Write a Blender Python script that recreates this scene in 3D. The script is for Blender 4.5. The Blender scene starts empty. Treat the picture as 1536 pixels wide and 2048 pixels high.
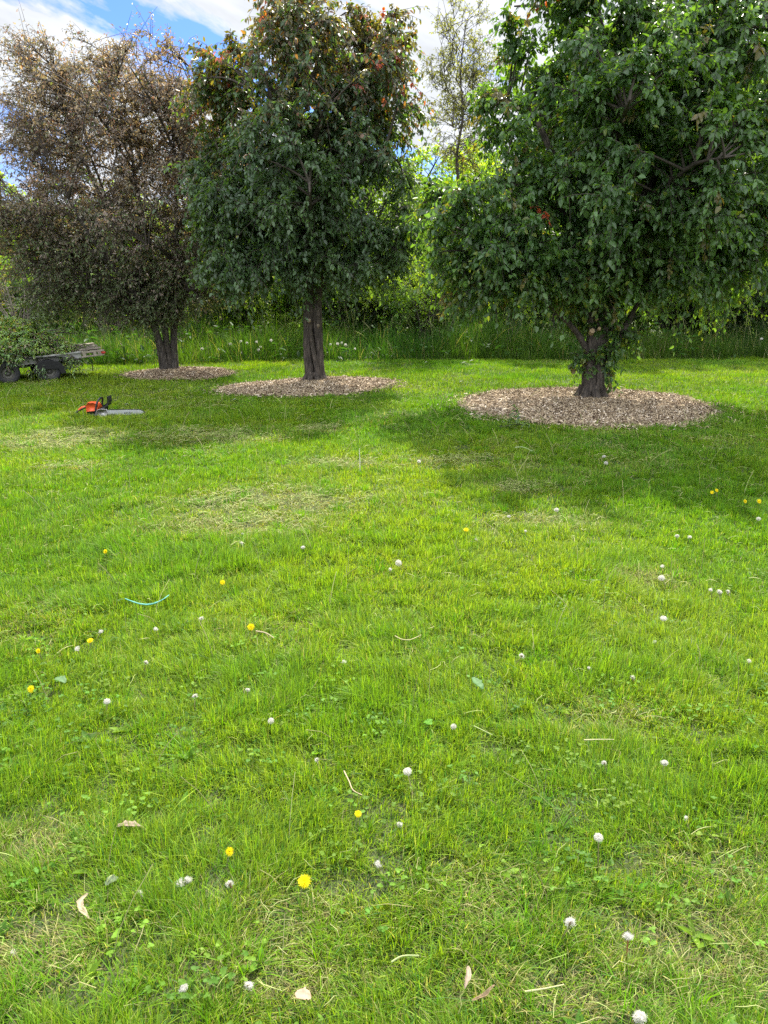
import bpy, math, random
import numpy as np
from mathutils import Vector

# ------------------------------------------------------------------ camera, sky, sun, exposure
scene = bpy.context.scene
R = math.radians
PITCH = 16.8
FPX = 1539.0
CAMH = 1.6
cam_d = bpy.data.cameras.new('camera')
cam = bpy.data.objects.new('camera', cam_d)
scene.collection.objects.link(cam)
cam_d.sensor_fit = 'VERTICAL'
cam_d.sensor_height = 24.0
cam_d.lens = 24.0 * FPX / 2048.0
cam_d.clip_start = 0.05
cam_d.clip_end = 3000
cam.location = (0, 0, CAMH)
cam.rotation_euler = (R(90 - PITCH), 0, 0)
scene.camera = cam

SUN_EL, SUN_AZ = 50.0, 14.0          # azimuth measured from +Y towards +X
sv = Vector((math.sin(R(SUN_AZ)) * math.cos(R(SUN_EL)), math.cos(R(SUN_AZ)) * math.cos(R(SUN_EL)), math.sin(R(SUN_EL))))
sd = bpy.data.lights.new('sun', 'SUN')
sd.energy = 5.0
sd.angle = R(1.0)
sd.color = (1.0, 0.94, 0.83)
sun = bpy.data.objects.new('sun', sd)
scene.collection.objects.link(sun)
sun.rotation_euler = sv.to_track_quat('Z', 'Y').to_euler()
sun.location = (4, 20, 30)


def ray(px, py):
    a = (px - 768) / FPX
    b = (1024 - py) / FPX
    s, c = math.sin(R(PITCH)), math.cos(R(PITCH))
    return np.array([a, c + b * s, -s + b * c])


def ground(px, py, z=0.0):
    r = ray(px, py)
    t = (CAMH - z) / -r[2]
    return np.array([r[0] * t, r[1] * t, z])


def at(px, py, Y):
    r = ray(px, py)
    t = Y / r[1]
    return np.array([r[0] * t, Y, CAMH + r[2] * t])


world = bpy.data.worlds.new('World')
scene.world = world
world.use_nodes = True
wn, wl = world.node_tree.nodes, world.node_tree.links
wn.clear()


def W(t, **k):
    n = wn.new(t)
    for a, b in k.items():
        setattr(n, a, b)
    return n


def wmath(op, a, b=None):
    n = W('ShaderNodeMath', operation=op)
    for i, v in enumerate((a, b)):
        if v is None:
            continue
        if isinstance(v, (int, float)):
            n.inputs[i].default_value = v
        else:
            wl.new(v, n.inputs[i])
    return n.outputs[0]


sky = W('ShaderNodeTexSky', sky_type='NISHITA', sun_disc=False, sun_elevation=R(SUN_EL), sun_rotation=R(SUN_AZ),
        air_density=1.0, dust_density=0.6, ozone_density=2.0)
tc = W('ShaderNodeTexCoord')
# a long blue gap between two banks of thin cloud, a great-circle band across the sky
r1, r2 = ray(120, -20), ray(450, 150)
A = np.cross(r1, r2); A = A / np.linalg.norm(A)
T = r2 / np.linalg.norm(r2) - r1 / np.linalg.norm(r1); T = T / np.linalg.norm(T)
B = np.cross(A, T)
dots = []
for vec in (A, T, B):
    d = W('ShaderNodeVectorMath', operation='DOT_PRODUCT')
    wl.new(tc.outputs['Generated'], d.inputs[0])
    d.inputs[1].default_value = vec
    dots.append(d.outputs['Value'])
cmb = W('ShaderNodeCombineXYZ')
wl.new(wmath('MULTIPLY', dots[0], 3.2), cmb.inputs[0])
wl.new(wmath('MULTIPLY', dots[1], 0.9), cmb.inputs[1])
wl.new(wmath('MULTIPLY', dots[2], 1.5), cmb.inputs[2])
nz = W('ShaderNodeTexNoise')
nz.inputs['Scale'].default_value = 4.5
nz.inputs['Detail'].default_value = 9
nz.inputs['Roughness'].default_value = 0.66
nz.inputs['Distortion'].default_value = 0.35
wl.new(cmb.outputs[0], nz.inputs['Vector'])
nz2 = W('ShaderNodeTexNoise')
nz2.inputs['Scale'].default_value = 14
nz2.inputs['Detail'].default_value = 6
wl.new(cmb.outputs[0], nz2.inputs['Vector'])
warp = wmath('MULTIPLY', wmath('SUBTRACT', nz2.outputs['Fac'], 0.5), 0.09)
a_w = wmath('ADD', dots[0], warp)
band = wmath('ABSOLUTE', a_w)
# narrow at the upper left, wider to the right
gap = wmath('SUBTRACT', 1.0, wmath('MINIMUM', wmath('DIVIDE', band, 0.042), 1.0))
dens = wmath('SUBTRACT', wmath('ADD', wmath('MULTIPLY', nz.outputs['Fac'], 2.2), -.36), wmath('MULTIPLY', gap, 0.62))
ramp = W('ShaderNodeValToRGB')
ramp.color_ramp.elements[0].position = 0.30
ramp.color_ramp.elements[1].position = 0.66
wl.new(dens, ramp.inputs['Fac'])
mixc = W('ShaderNodeMix', data_type='RGBA')
wl.new(ramp.outputs['Color'], mixc.inputs['Factor'])
skyb = W('ShaderNodeMix', data_type='RGBA', blend_type='MULTIPLY')
skyb.inputs['Factor'].default_value = 1.0
wl.new(sky.outputs[0], skyb.inputs['A'])
skyb.inputs['B'].default_value = (0.36, 0.53, 0.98, 1)
wl.new(skyb.outputs['Result'], mixc.inputs['A'])
# cloud brightness varies a little
cramp = W('ShaderNodeMapRange')
cramp.inputs['From Min'].default_value = 0.3
cramp.inputs['From Max'].default_value = 0.7
cramp.inputs['To Min'].default_value = 3.9
cramp.inputs['To Max'].default_value = 5.2
wl.new(nz2.outputs['Fac'], cramp.inputs['Value'])
cc = W('ShaderNodeVectorMath', operation='SCALE')
cc.inputs[0].default_value = (0.93, 0.97, 1.03)
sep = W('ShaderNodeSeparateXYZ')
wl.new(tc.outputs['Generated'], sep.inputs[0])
fill_top = W('ShaderNodeMapRange')          # added fill: cloud boosted overhead and behind the camera to lift shaded crowns
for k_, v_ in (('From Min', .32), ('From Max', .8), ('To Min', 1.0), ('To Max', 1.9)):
    fill_top.inputs[k_].default_value = v_
wl.new(sep.outputs[2], fill_top.inputs['Value'])
fill_back = W('ShaderNodeMapRange')  # added fill from the unseen sky behind the camera
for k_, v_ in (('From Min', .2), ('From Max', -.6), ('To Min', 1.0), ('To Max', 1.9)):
    fill_back.inputs[k_].default_value = v_
wl.new(sep.outputs[1], fill_back.inputs['Value'])
wl.new(wmath('MULTIPLY', cramp.outputs[0], wmath('MULTIPLY', fill_top.outputs[0], fill_back.outputs[0])), cc.inputs['Scale'])
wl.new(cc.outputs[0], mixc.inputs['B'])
bg = W('ShaderNodeBackground')
bg.inputs['Strength'].default_value = 0.10
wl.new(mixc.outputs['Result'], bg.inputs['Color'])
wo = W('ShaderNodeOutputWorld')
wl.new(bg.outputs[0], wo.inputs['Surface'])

scene.view_settings.view_transform = 'Standard'
scene.view_settings.look = 'None'
scene.view_settings.gamma = 1
scene.view_settings.exposure = 1.2
scene.render.engine = 'CYCLES'
scene.cycles.max_bounces = 6
scene.cycles.diffuse_bounces = 3
scene.cycles.glossy_bounces = 2
scene.cycles.transmission_bounces = 4
scene.cycles.transparent_max_bounces = 4
scene.cycles.use_denoising = False
scene.cycles.denoiser = 'OPENIMAGEDENOISE'
scene.cycles.denoising_prefilter = 'ACCURATE'
scene.cycles.sample_clamp_indirect = 4
scene.cycles.caustics_reflective = False
scene.cycles.caustics_refractive = False

# ------------------------------------------------------------------ helpers
C = scene.collection


def tag(o, label=None, cat=None, group=None, kind=None):
    if label: o['label'] = label
    if cat: o['category'] = cat
    if group: o['group'] = group
    if kind: o['kind'] = kind
    return o


def empty(name, loc=(0, 0, 0), rz=0.0):
    o = bpy.data.objects.new(name, None)
    C.objects.link(o)
    o.location = loc
    o.rotation_euler = (0, 0, rz)
    o.empty_display_size = 0.1
    return o


class Geo:
    """collects vertex / polygon arrays and links them as one mesh object"""
    def __init__(self):
        self.v, self.c, self.f, self.n = [], [], [], 0

    def add(self, verts, faces, col=(0.5, 0.5, 0.5), mat=0):
        verts = np.asarray(verts, np.float32).reshape(-1, 3)
        faces = np.asarray(faces, np.int64)
        if len(verts) == 0 or len(faces) == 0:
            return
        col = np.asarray(col, np.float32)
        if col.ndim == 1:
            col = np.tile(col[:3], (len(verts), 1))
        self.v.append(verts)
        self.c.append(col[:, :3])
        self.f.append((faces + self.n, mat))
        self.n += len(verts)

    def mesh(self, name, mats, flat=False):
        v = np.concatenate(self.v)
        c = np.concatenate(self.c)
        me = bpy.data.meshes.new(name)
        me.vertices.add(len(v))
        me.vertices.foreach_set('co', v.ravel())
        loops = np.concatenate([f.ravel() for f, _ in self.f]).astype(np.int32)
        sizes = np.concatenate([np.full(len(f), f.shape[1], np.int32) for f, _ in self.f])
        mi = np.concatenate([np.full(len(f), m, np.int32) for f, m in self.f])
        starts = np.concatenate([[0], np.cumsum(sizes)[:-1]]).astype(np.int32)
        me.loops.add(len(loops))
        me.loops.foreach_set('vertex_index', loops)
        me.polygons.add(len(sizes))
        me.polygons.foreach_set('loop_start', starts)
        me.polygons.foreach_set('loop_total', sizes)
        for m in mats:
            me.materials.append(m)
        me.polygons.foreach_set('material_index', mi)
        me.polygons.foreach_set('use_smooth', np.full(len(sizes), not flat, bool))
        at_ = me.color_attributes.new('Col', 'FLOAT_COLOR', 'POINT')
        at_.data.foreach_set('color', np.concatenate([c, np.ones((len(c), 1), np.float32)], 1).ravel())
        me.update(calc_edges=True)
        me.validate()
        return me

    def obj(self, name, mats, parent=None, flat=False):
        if not isinstance(mats, (list, tuple)):
            mats = [mats]
        o = bpy.data.objects.new(name, self.mesh(name, mats, flat))
        C.objects.link(o)
        if parent:
            o.parent = parent
        return o


def nrm(a):
    return a / np.maximum(np.linalg.norm(a, axis=-1, keepdims=True), 1e-9)


def vnoise(p, seed=0):
    """smooth lattice noise 0..1 of 2D or 3D points"""
    p = np.asarray(p, np.float64)
    d = p.shape[1]
    i = np.floor(p).astype(np.int64)
    f = p - i
    f = f * f * (3 - 2 * f)
    out = np.zeros(len(p))
    primes = (73856093, 19349663, 83492791)
    for k in range(2 ** d):
        w = np.ones(len(p))
        h = np.full(len(p), seed * 9781 + 1013, np.int64)
        for a in range(d):
            b = (k >> a) & 1
            w = w * (f[:, a] if b else 1 - f[:, a])
            h = h ^ ((i[:, a] + b) * primes[a])
        h = (h ^ (h >> 13)) * 1274126177 & 0x7fffffff
        h = (h ^ (h >> 15)) * 668265263 & 0x7fffffff
        out += w * ((h & 0xffff) / 65535.0)
    return out


def fbm(p, seed=0, octs=3):
    s, a, t = 0, 1.0, 0
    for k in range(octs):
        s = s + a * vnoise(np.asarray(p) * 2 ** k, seed + k * 17)
        t += a
        a *= 0.5
    return s / t


def tubes(paths, radii, sides=3):
    """paths (N,K,3), radii (N,K) -> verts, quads"""
    paths = np.asarray(paths, np.float64)
    N, K, _ = paths.shape
    t = nrm(np.gradient(paths, axis=1))
    ref = np.where(np.abs(t[:, :1, 2:3]) > 0.9, np.array([1.0, 0, 0]), np.array([0, 0, 1.0]))
    u = nrm(np.cross(t, np.broadcast_to(ref, t.shape)))
    w = np.cross(t, u)
    a = np.arange(sides) * 2 * np.pi / sides
    v = paths[:, :, None] + radii[:, :, None, None] * (u[:, :, None] * np.cos(a)[None, None, :, None] + w[:, :, None] * np.sin(a)[None, None, :, None])
    idx = np.arange(N * K * sides).reshape(N, K, sides)
    q = np.stack([idx[:, :-1], np.roll(idx[:, :-1], -1, 2), np.roll(idx[:, 1:], -1, 2), idx[:, 1:]], -1)
    return v.reshape(-1, 3), q.reshape(-1, 4)


def limb(g, pts, radii, sides=10, sub=5, bump=0.12, seed=0, col=(.5, .5, .5), mat=0, lobes=0.0, cap=True):
    """one gnarled tapering limb through pts (smooth) with a lobed, bumpy section"""
    pts = np.asarray(pts, float)
    K = len(pts)
    tt = np.linspace(0, K - 1, (K - 1) * sub + 1)
    i = np.clip(tt.astype(int), 0, K - 2)
    f = (tt - i)[:, None]
    p0 = pts[np.clip(i - 1, 0, K - 1)]; p1 = pts[i]; p2 = pts[i + 1]; p3 = pts[np.clip(i + 2, 0, K - 1)]
    P = 0.5 * (2 * p1 + (p2 - p0) * f + (2 * p0 - 5 * p1 + 4 * p2 - p3) * f ** 2 + (3 * p1 - p0 - 3 * p2 + p3) * f ** 3)
    r = np.interp(tt, np.arange(K), radii)
    v, q = tubes(P[None], np.ones((1, len(P))), sides)
    v = v.reshape(len(P), sides, 3)
    off = v - P[:, None]
    ang = np.arange(sides) * 2 * np.pi / sides
    L = np.arange(len(P))[:, None] / sub
    nn = fbm(np.stack([np.cos(ang)[None] * 1.7 + L * 0.8, np.sin(ang)[None] * 1.7 + L * 0 + 9, L * 1.3 + ang[None] * 0], -1).reshape(-1, 3), seed, 3).reshape(len(P), sides)
    fine = vnoise(np.stack([ang[None] * 5 + L * 0, L * 2.2 + ang[None] * 0], -1).reshape(-1, 2), seed + 5).reshape(len(P), sides)
    rr = r[:, None] * (1 + bump * 2 * (nn - 0.5) + bump * (fine - 0.5) + lobes * np.cos(3 * ang[None] + L * 0.5 + seed) + 0.5 * lobes * np.cos(5 * ang[None] - L * 0.4))
    v = P[:, None] + off * rr[:, :, None]
    g.add(v.reshape(-1, 3), q, col, mat)
    if cap:
        top = v[-1]
        vv = np.concatenate([top, [top.mean(0)]])
        g.add(vv, [[k, (k + 1) % sides, sides] for k in range(sides)], col, mat)
    return P


def leaves(g, P, D, N, L, Wd, col, mat=0, fold=0.18, curl=0.15):
    """ovate folded leaves: two quads each along the midrib"""
    D = nrm(D)
    S = nrm(np.cross(D, N))
    N = np.cross(S, D)
    L = L[:, None]; Wd = Wd[:, None]
    b = P
    t = P + D * L - N * L * curl
    r1 = P + D * L * .30 + S * Wd * .48 + N * Wd * fold
    l1 = P + D * L * .30 - S * Wd * .48 + N * Wd * fold
    r2 = P + D * L * .66 + S * Wd * .38 + N * (Wd * fold * .7 - L * curl * .35)
    l2 = P + D * L * .66 - S * Wd * .38 + N * (Wd * fold * .7 - L * curl * .35)
    v = np.stack([b, r1, r2, t, l2, l1], 1).reshape(-1, 3)
    i = np.arange(len(P))[:, None] * 6
    q = np.concatenate([i + np.array([[0, 1, 2, 3]]), i + np.array([[0, 3, 4, 5]])])
    g.add(v, q, np.repeat(col, 6, 0), mat)


def blades(g, P, H, Wd, az, lean, col, segs=2, mat=0, droop=None, tipcol=None):
    """grass blades rooted at P, leaning towards az"""
    n = len(P)
    if droop is None:
        droop = lean * 0.6
    d = np.stack([np.cos(az), np.sin(az), np.zeros(n)], 1)
    saz = az + np.pi / 2 + np.random.RandomState(n % 9973).uniform(-.9, .9, n)
    s = np.stack([np.cos(saz), np.sin(saz), np.zeros(n)], 1)
    rows, cols = [], []
    for k in range(segs + 1):
        t = k / segs
        c = P + d * (H * (lean * t + droop * t * t))[:, None] + np.array([0, 0, 1.0]) * (H * (t - 0.45 * np.clip(lean + droop, 0, 1.6) * t * t))[:, None]
        w = Wd * (1 - t ** 1.6) * 0.5 if k < segs else None
        cc_ = col if tipcol is None else col * (1 - t) + tipcol * t
        if w is None:
            rows.append(c[:, None]); cols.append(cc_[:, None])
        else:
            rows.append(np.stack([c - s * w[:, None], c + s * w[:, None]], 1)); cols.append(np.stack([cc_, cc_], 1))
    v = np.concatenate(rows, 1)
    cl = np.concatenate(cols, 1)
    m = v.shape[1]
    i = np.arange(n)[:, None] * m
    base = g.n
    v = v.reshape(-1, 3).astype(np.float32)
    g.v.append(v); g.c.append(cl.reshape(-1, 3).astype(np.float32)); g.n += len(v)
    for k in range(segs - 1):
        g.f.append((i + np.array([[2 * k, 2 * k + 1, 2 * k + 3, 2 * k + 2]]) + base, mat))
    g.f.append((i + np.array([[2 * segs - 2, 2 * segs - 1, 2 * segs]]) + base, mat))


# ------------------------------------------------------------------ materials
def mat(name):
    m = bpy.data.materials.new(name)
    m.use_nodes = True
    m.node_tree.nodes.clear()
    return m


def plain(name, col, rough=0.6, metal=0.0, noise=0.15, scale=30.0, bump=0.0, sheen=0):
    m = mat(name)
    n, l = m.node_tree.nodes, m.node_tree.links
    p = n.new('ShaderNodeBsdfPrincipled'); o = n.new('ShaderNodeOutputMaterial')
    t = n.new('ShaderNodeTexCoord'); z = n.new('ShaderNodeTexNoise')
    z.inputs['Scale'].default_value = scale; z.inputs['Detail'].default_value = 5
    l.new(t.outputs['Object'], z.inputs['Vector'])
    r = n.new('ShaderNodeValToRGB')
    r.color_ramp.elements[0].position = .3; r.color_ramp.elements[1].position = .7
    r.color_ramp.elements[0].color = [c * (1 - noise) for c in col] + [1]
    r.color_ramp.elements[1].color = [min(1, c * (1 + noise)) for c in col] + [1]
    l.new(z.outputs['Fac'], r.inputs['Fac'])
    l.new(r.outputs['Color'], p.inputs['Base Color'])
    p.inputs['Roughness'].default_value = rough
    p.inputs['Metallic'].default_value = metal
    if bump:
        b = n.new('ShaderNodeBump'); b.inputs['Strength'].default_value = bump; b.inputs['Distance'].default_value = 0.01
        l.new(z.outputs['Fac'], b.inputs['Height']); l.new(b.outputs[0], p.inputs['Normal'])
    l.new(p.outputs[0], o.inputs['Surface'])
    return m


def leafmat(name, trans=0.4, rough=0.45, spec=0.4, tcol=(1.5, 1.55, 0.45)):
    """surface colour from the leaf's own colour, light passing through turns yellow-green"""
    m = mat(name)
    n, l = m.node_tree.nodes, m.node_tree.links
    a = n.new('ShaderNodeAttribute'); a.attribute_name = 'Col'
    p = n.new('ShaderNodeBsdfPrincipled')
    p.inputs['Roughness'].default_value = rough
    p.inputs['Specular IOR Level'].default_value = spec
    l.new(a.outputs['Color'], p.inputs['Base Color'])
    t = n.new('ShaderNodeBsdfTranslucent')
    mm = n.new('ShaderNodeVectorMath'); mm.operation = 'MULTIPLY'
    mm.inputs[1].default_value = tcol
    l.new(a.outputs['Color'], mm.inputs[0]); l.new(mm.outputs[0], t.inputs['Color'])
    mx = n.new('ShaderNodeMixShader'); mx.inputs['Fac'].default_value = trans
    l.new(p.outputs[0], mx.inputs[1]); l.new(t.outputs[0], mx.inputs[2])
    o = n.new('ShaderNodeOutputMaterial')
    l.new(mx.outputs[0], o.inputs['Surface'])
    return m


def barkmat(name, c1, c2, scale=9.0):
    m = mat(name)
    n, l = m.node_tree.nodes, m.node_tree.links
    t = n.new('ShaderNodeTexCoord'); mp = n.new('ShaderNodeMapping')
    mp.inputs['Scale'].default_value = (1, 1, 0.28)
    l.new(t.outputs['Object'], mp.inputs['Vector'])
    z = n.new('ShaderNodeTexNoise'); z.inputs['Scale'].default_value = scale * 3; z.inputs['Detail'].default_value = 8; z.inputs['Roughness'].default_value = .65
    v = n.new('ShaderNodeTexVoronoi'); v.inputs['Scale'].default_value = scale * 2.2; v.feature = 'DISTANCE_TO_EDGE'
    for x in (z, v): l.new(mp.outputs[0], x.inputs['Vector'])
    mu = n.new('ShaderNodeMath'); mu.operation = 'MULTIPLY_ADD'; mu.inputs[1].default_value = 1.1
    l.new(v.outputs['Distance'], mu.inputs[0]); l.new(z.outputs['Fac'], mu.inputs[2])
    r = n.new('ShaderNodeValToRGB')
    r.color_ramp.elements[0].position = .38; r.color_ramp.elements[1].position = .85
    r.color_ramp.elements[0].color = (*c1, 1); r.color_ramp.elements[1].color = (*c2, 1)
    l.new(mu.outputs[0], r.inputs['Fac'])
    p = n.new('ShaderNodeBsdfPrincipled'); p.inputs['Roughness'].default_value = .9
    l.new(r.outputs[0], p.inputs['Base Color'])
    b = n.new('ShaderNodeBump'); b.inputs['Strength'].default_value = .9; b.inputs['Distance'].default_value = .03
    l.new(mu.outputs[0], b.inputs['Height']); l.new(b.outputs[0], p.inputs['Normal'])
    o = n.new('ShaderNodeOutputMaterial'); l.new(p.outputs[0], o.inputs['Surface'])
    return m


M = {}
M['grass'] = leafmat('grass_blade', .44, .55, .2, (1.34, 1.38, .38))
M['weed'] = leafmat('weed_leaf', .4, .6, .2, (1.3, 1.35, .5))
M['straw'] = leafmat('dry_straw', .2, .6, .25, (1, 1, .8))
M['leaf'] = leafmat('tree_leaf', .45, .42, .75, (2.5, 2.4, .5))
M['leaf_bg'] = leafmat('thicket_leaf', .52, .5, .4, (2.8, 2.7, .5))
M['bronze'] = leafmat('bronze_leaf', .45, .45, .4, (1.6, 1.3, .6))
M['bark'] = barkmat('grey_bark', (.026, .021, .017), (.105, .084, .068))
M['bark_dark'] = barkmat('dark_bark', (.022, .018, .015), (.10, .085, .07))
M['twig'] = plain('twig_bark', (.06, .048, .038), .85, noise=.3)
M['chip'] = leafmat('wood_chip', .0, .85, .2)
M['petal'] = leafmat('petal', .4, .6, .2, (1.05, 1.05, .5))
M['fluff'] = leafmat('seed_fluff', .5, .8, .05, (1, 1, 1))
M['stem'] = leafmat('flower_stem', .2, .5, .3, (1, 1, .7))

# ------------------------------------------------------------------ the ground
BEDS = [  # centre x, y, semi axes, rotation of the wood-chip beds
    (2.66, 10.12, 1.64, 1.60, 0.0),
    (-1.17, 12.0, 1.42, 0.98, R(27)),
    (-3.62, 13.65, .96, 0.86, R(8)),
]


def bed_d(x, y, b, wob=0.09):
    cx, cy, rx, ry, a = b
    dx, dy = x - cx, y - cy
    u = (dx * math.cos(a) + dy * math.sin(a)) / rx
    v = (-dx * math.sin(a) + dy * math.cos(a)) / ry
    return np.sqrt(u * u + v * v) + wob * 2 * (fbm(np.stack([x * 3.2, y * 3.2], 1), 77, 3) - .5) + .02


def gh(x, y):
    """height of the lawn surface"""
    x = np.asarray(x, float); y = np.asarray(y, float)
    p = np.stack([x.ravel(), y.ravel()], 1)
    h = 0.05 * (fbm(p * .55, 3, 2) - .5) + 0.02 * (vnoise(p * 2.3, 8) - .5)
    return h.reshape(x.shape)


xs = np.unique(np.concatenate([np.linspace(-500, -14, 14), np.linspace(-14, 14, 141), np.linspace(14, 500, 14)]))
ys = np.unique(np.concatenate([np.linspace(-500, -2, 10), np.linspace(-2, 24, 131), np.linspace(24, 900, 16)]))
X, Y = np.meshgrid(xs, ys)
Z = gh(X, Y) * (np.abs(X) < 14) * (Y < 23) * (Y > -2)
g = Geo()
idx = np.arange(X.size).reshape(X.shape)
g.add(np.stack([X, Y, Z], -1).reshape(-1, 3), np.stack([idx[:-1, :-1], idx[:-1, 1:], idx[1:, 1:], idx[1:, :-1]], -1).reshape(-1, 4), (.1, .1, .05))
gm = mat('lawn_soil')
n, l = gm.node_tree.nodes, gm.node_tree.links
t = n.new('ShaderNodeTexCoord')
z1 = n.new('ShaderNodeTexNoise'); z1.inputs['Scale'].default_value = 1.3; z1.inputs['Detail'].default_value = 4
z2 = n.new('ShaderNodeTexNoise'); z2.inputs['Scale'].default_value = 60; z2.inputs['Detail'].default_value = 6
for z in (z1, z2): l.new(t.outputs['Object'], z.inputs['Vector'])
ra = n.new('ShaderNodeValToRGB')
ra.color_ramp.elements[0].position = .3; ra.color_ramp.elements[1].position = .72
ra.color_ramp.elements[0].color = (.018, .030, .008, 1); ra.color_ramp.elements[1].color = (.075, .088, .026, 1)
mx = n.new('ShaderNodeMath'); mx.operation = 'MULTIPLY_ADD'; mx.inputs[1].default_value = .5
ad = n.new('ShaderNodeMath'); ad.operation = 'MULTIPLY'; ad.inputs[1].default_value = .5
l.new(z1.outputs['Fac'], ad.inputs[0]); l.new(z2.outputs['Fac'], mx.inputs[0]); l.new(ad.outputs[0], mx.inputs[2]); l.new(mx.outputs[0], ra.inputs['Fac'])
p = n.new('ShaderNodeBsdfPrincipled'); p.inputs['Roughness'].default_value = .95
l.new(ra.outputs[0], p.inputs['Base Color'])
b = n.new('ShaderNodeBump'); b.inputs['Strength'].default_value = .8; b.inputs['Distance'].default_value = .02
l.new(z2.outputs['Fac'], b.inputs['Height']); l.new(b.outputs[0], p.inputs['Normal'])
o = n.new('ShaderNodeOutputMaterial'); l.new(p.outputs[0], o.inputs['Surface'])
tag(g.obj('ground', gm), kind='structure')

# ------------------------------------------------------------------ lawn grass
EDGE_X = np.array([-14, -8, -6.0, -4, -1, 2, 5, 8, 14])
EDGE_Y = np.array([15.2, 15.2, 15.3, 15.4, 15.9, 16.2, 16.3, 16.4, 16.5])   # where the mown lawn ends


def edge_y(x):
    return np.interp(x, EDGE_X, EDGE_Y)


rng = np.random.RandomState(11)
DRY = [(120, 875, .55, .35), (425, 872, .6, .45), (560, 1010, .75, .35), (470, 1050, .6, .3), (870, 925, .5, .25), (1085, 1045, .4, .18), (1300, 1160, .22, .12),
       (60, 890, .4, .3), (1240, 1430, .2, .12), (150, 935, .35, .18), (600, 1840, .18, .10), (950, 1800, .2, .12), (90, 1900, .2, .15), (60, 1700, .15, .1),
       (1400, 1900, .3, .16), (1150, 1990, .3, .12), (560, 1950, .25, .1), (1440, 1740, .2, .12), (700, 930, .5, .2), (1030, 980, .3, .2), (640, 860, .3, .3)]
DRYG = [(ground(a, b_)[:2], c, d) for a, b_, c, d in DRY]


def dryness(x, y):
    s = np.zeros(len(x))
    for (c0, rx, ry) in DRYG:
        s = np.maximum(s, np.exp(-(((x - c0[0]) / rx) ** 2 + ((y - c0[1]) / ry) ** 2)))
    p2 = np.stack([x, y], 1)
    s = s * (0.45 + 1.1 * fbm(p2 * 3.1, 41, 3))
    return np.clip(s + 0.55 * np.clip(fbm(p2 * .9, 44, 3) - .56, 0, 1) * 3, 0, 1)


def scatter(n, y0, y1, dens=None, margin=.7):
    """random lawn points in the strip the photograph can see, more per area near the camera"""
    out = []
    D = np.linspace(y0, y1, 400)
    wgt = dens(D) * 2 * (.48 * D + .25 + margin)
    cdf = np.cumsum(wgt); cdf /= cdf[-1]
    yy = np.interp(rng.rand(n), cdf, D)
    xx = (rng.rand(n) * 2 - 1) * (.48 * yy + .25 + margin)
    return xx, yy


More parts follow.
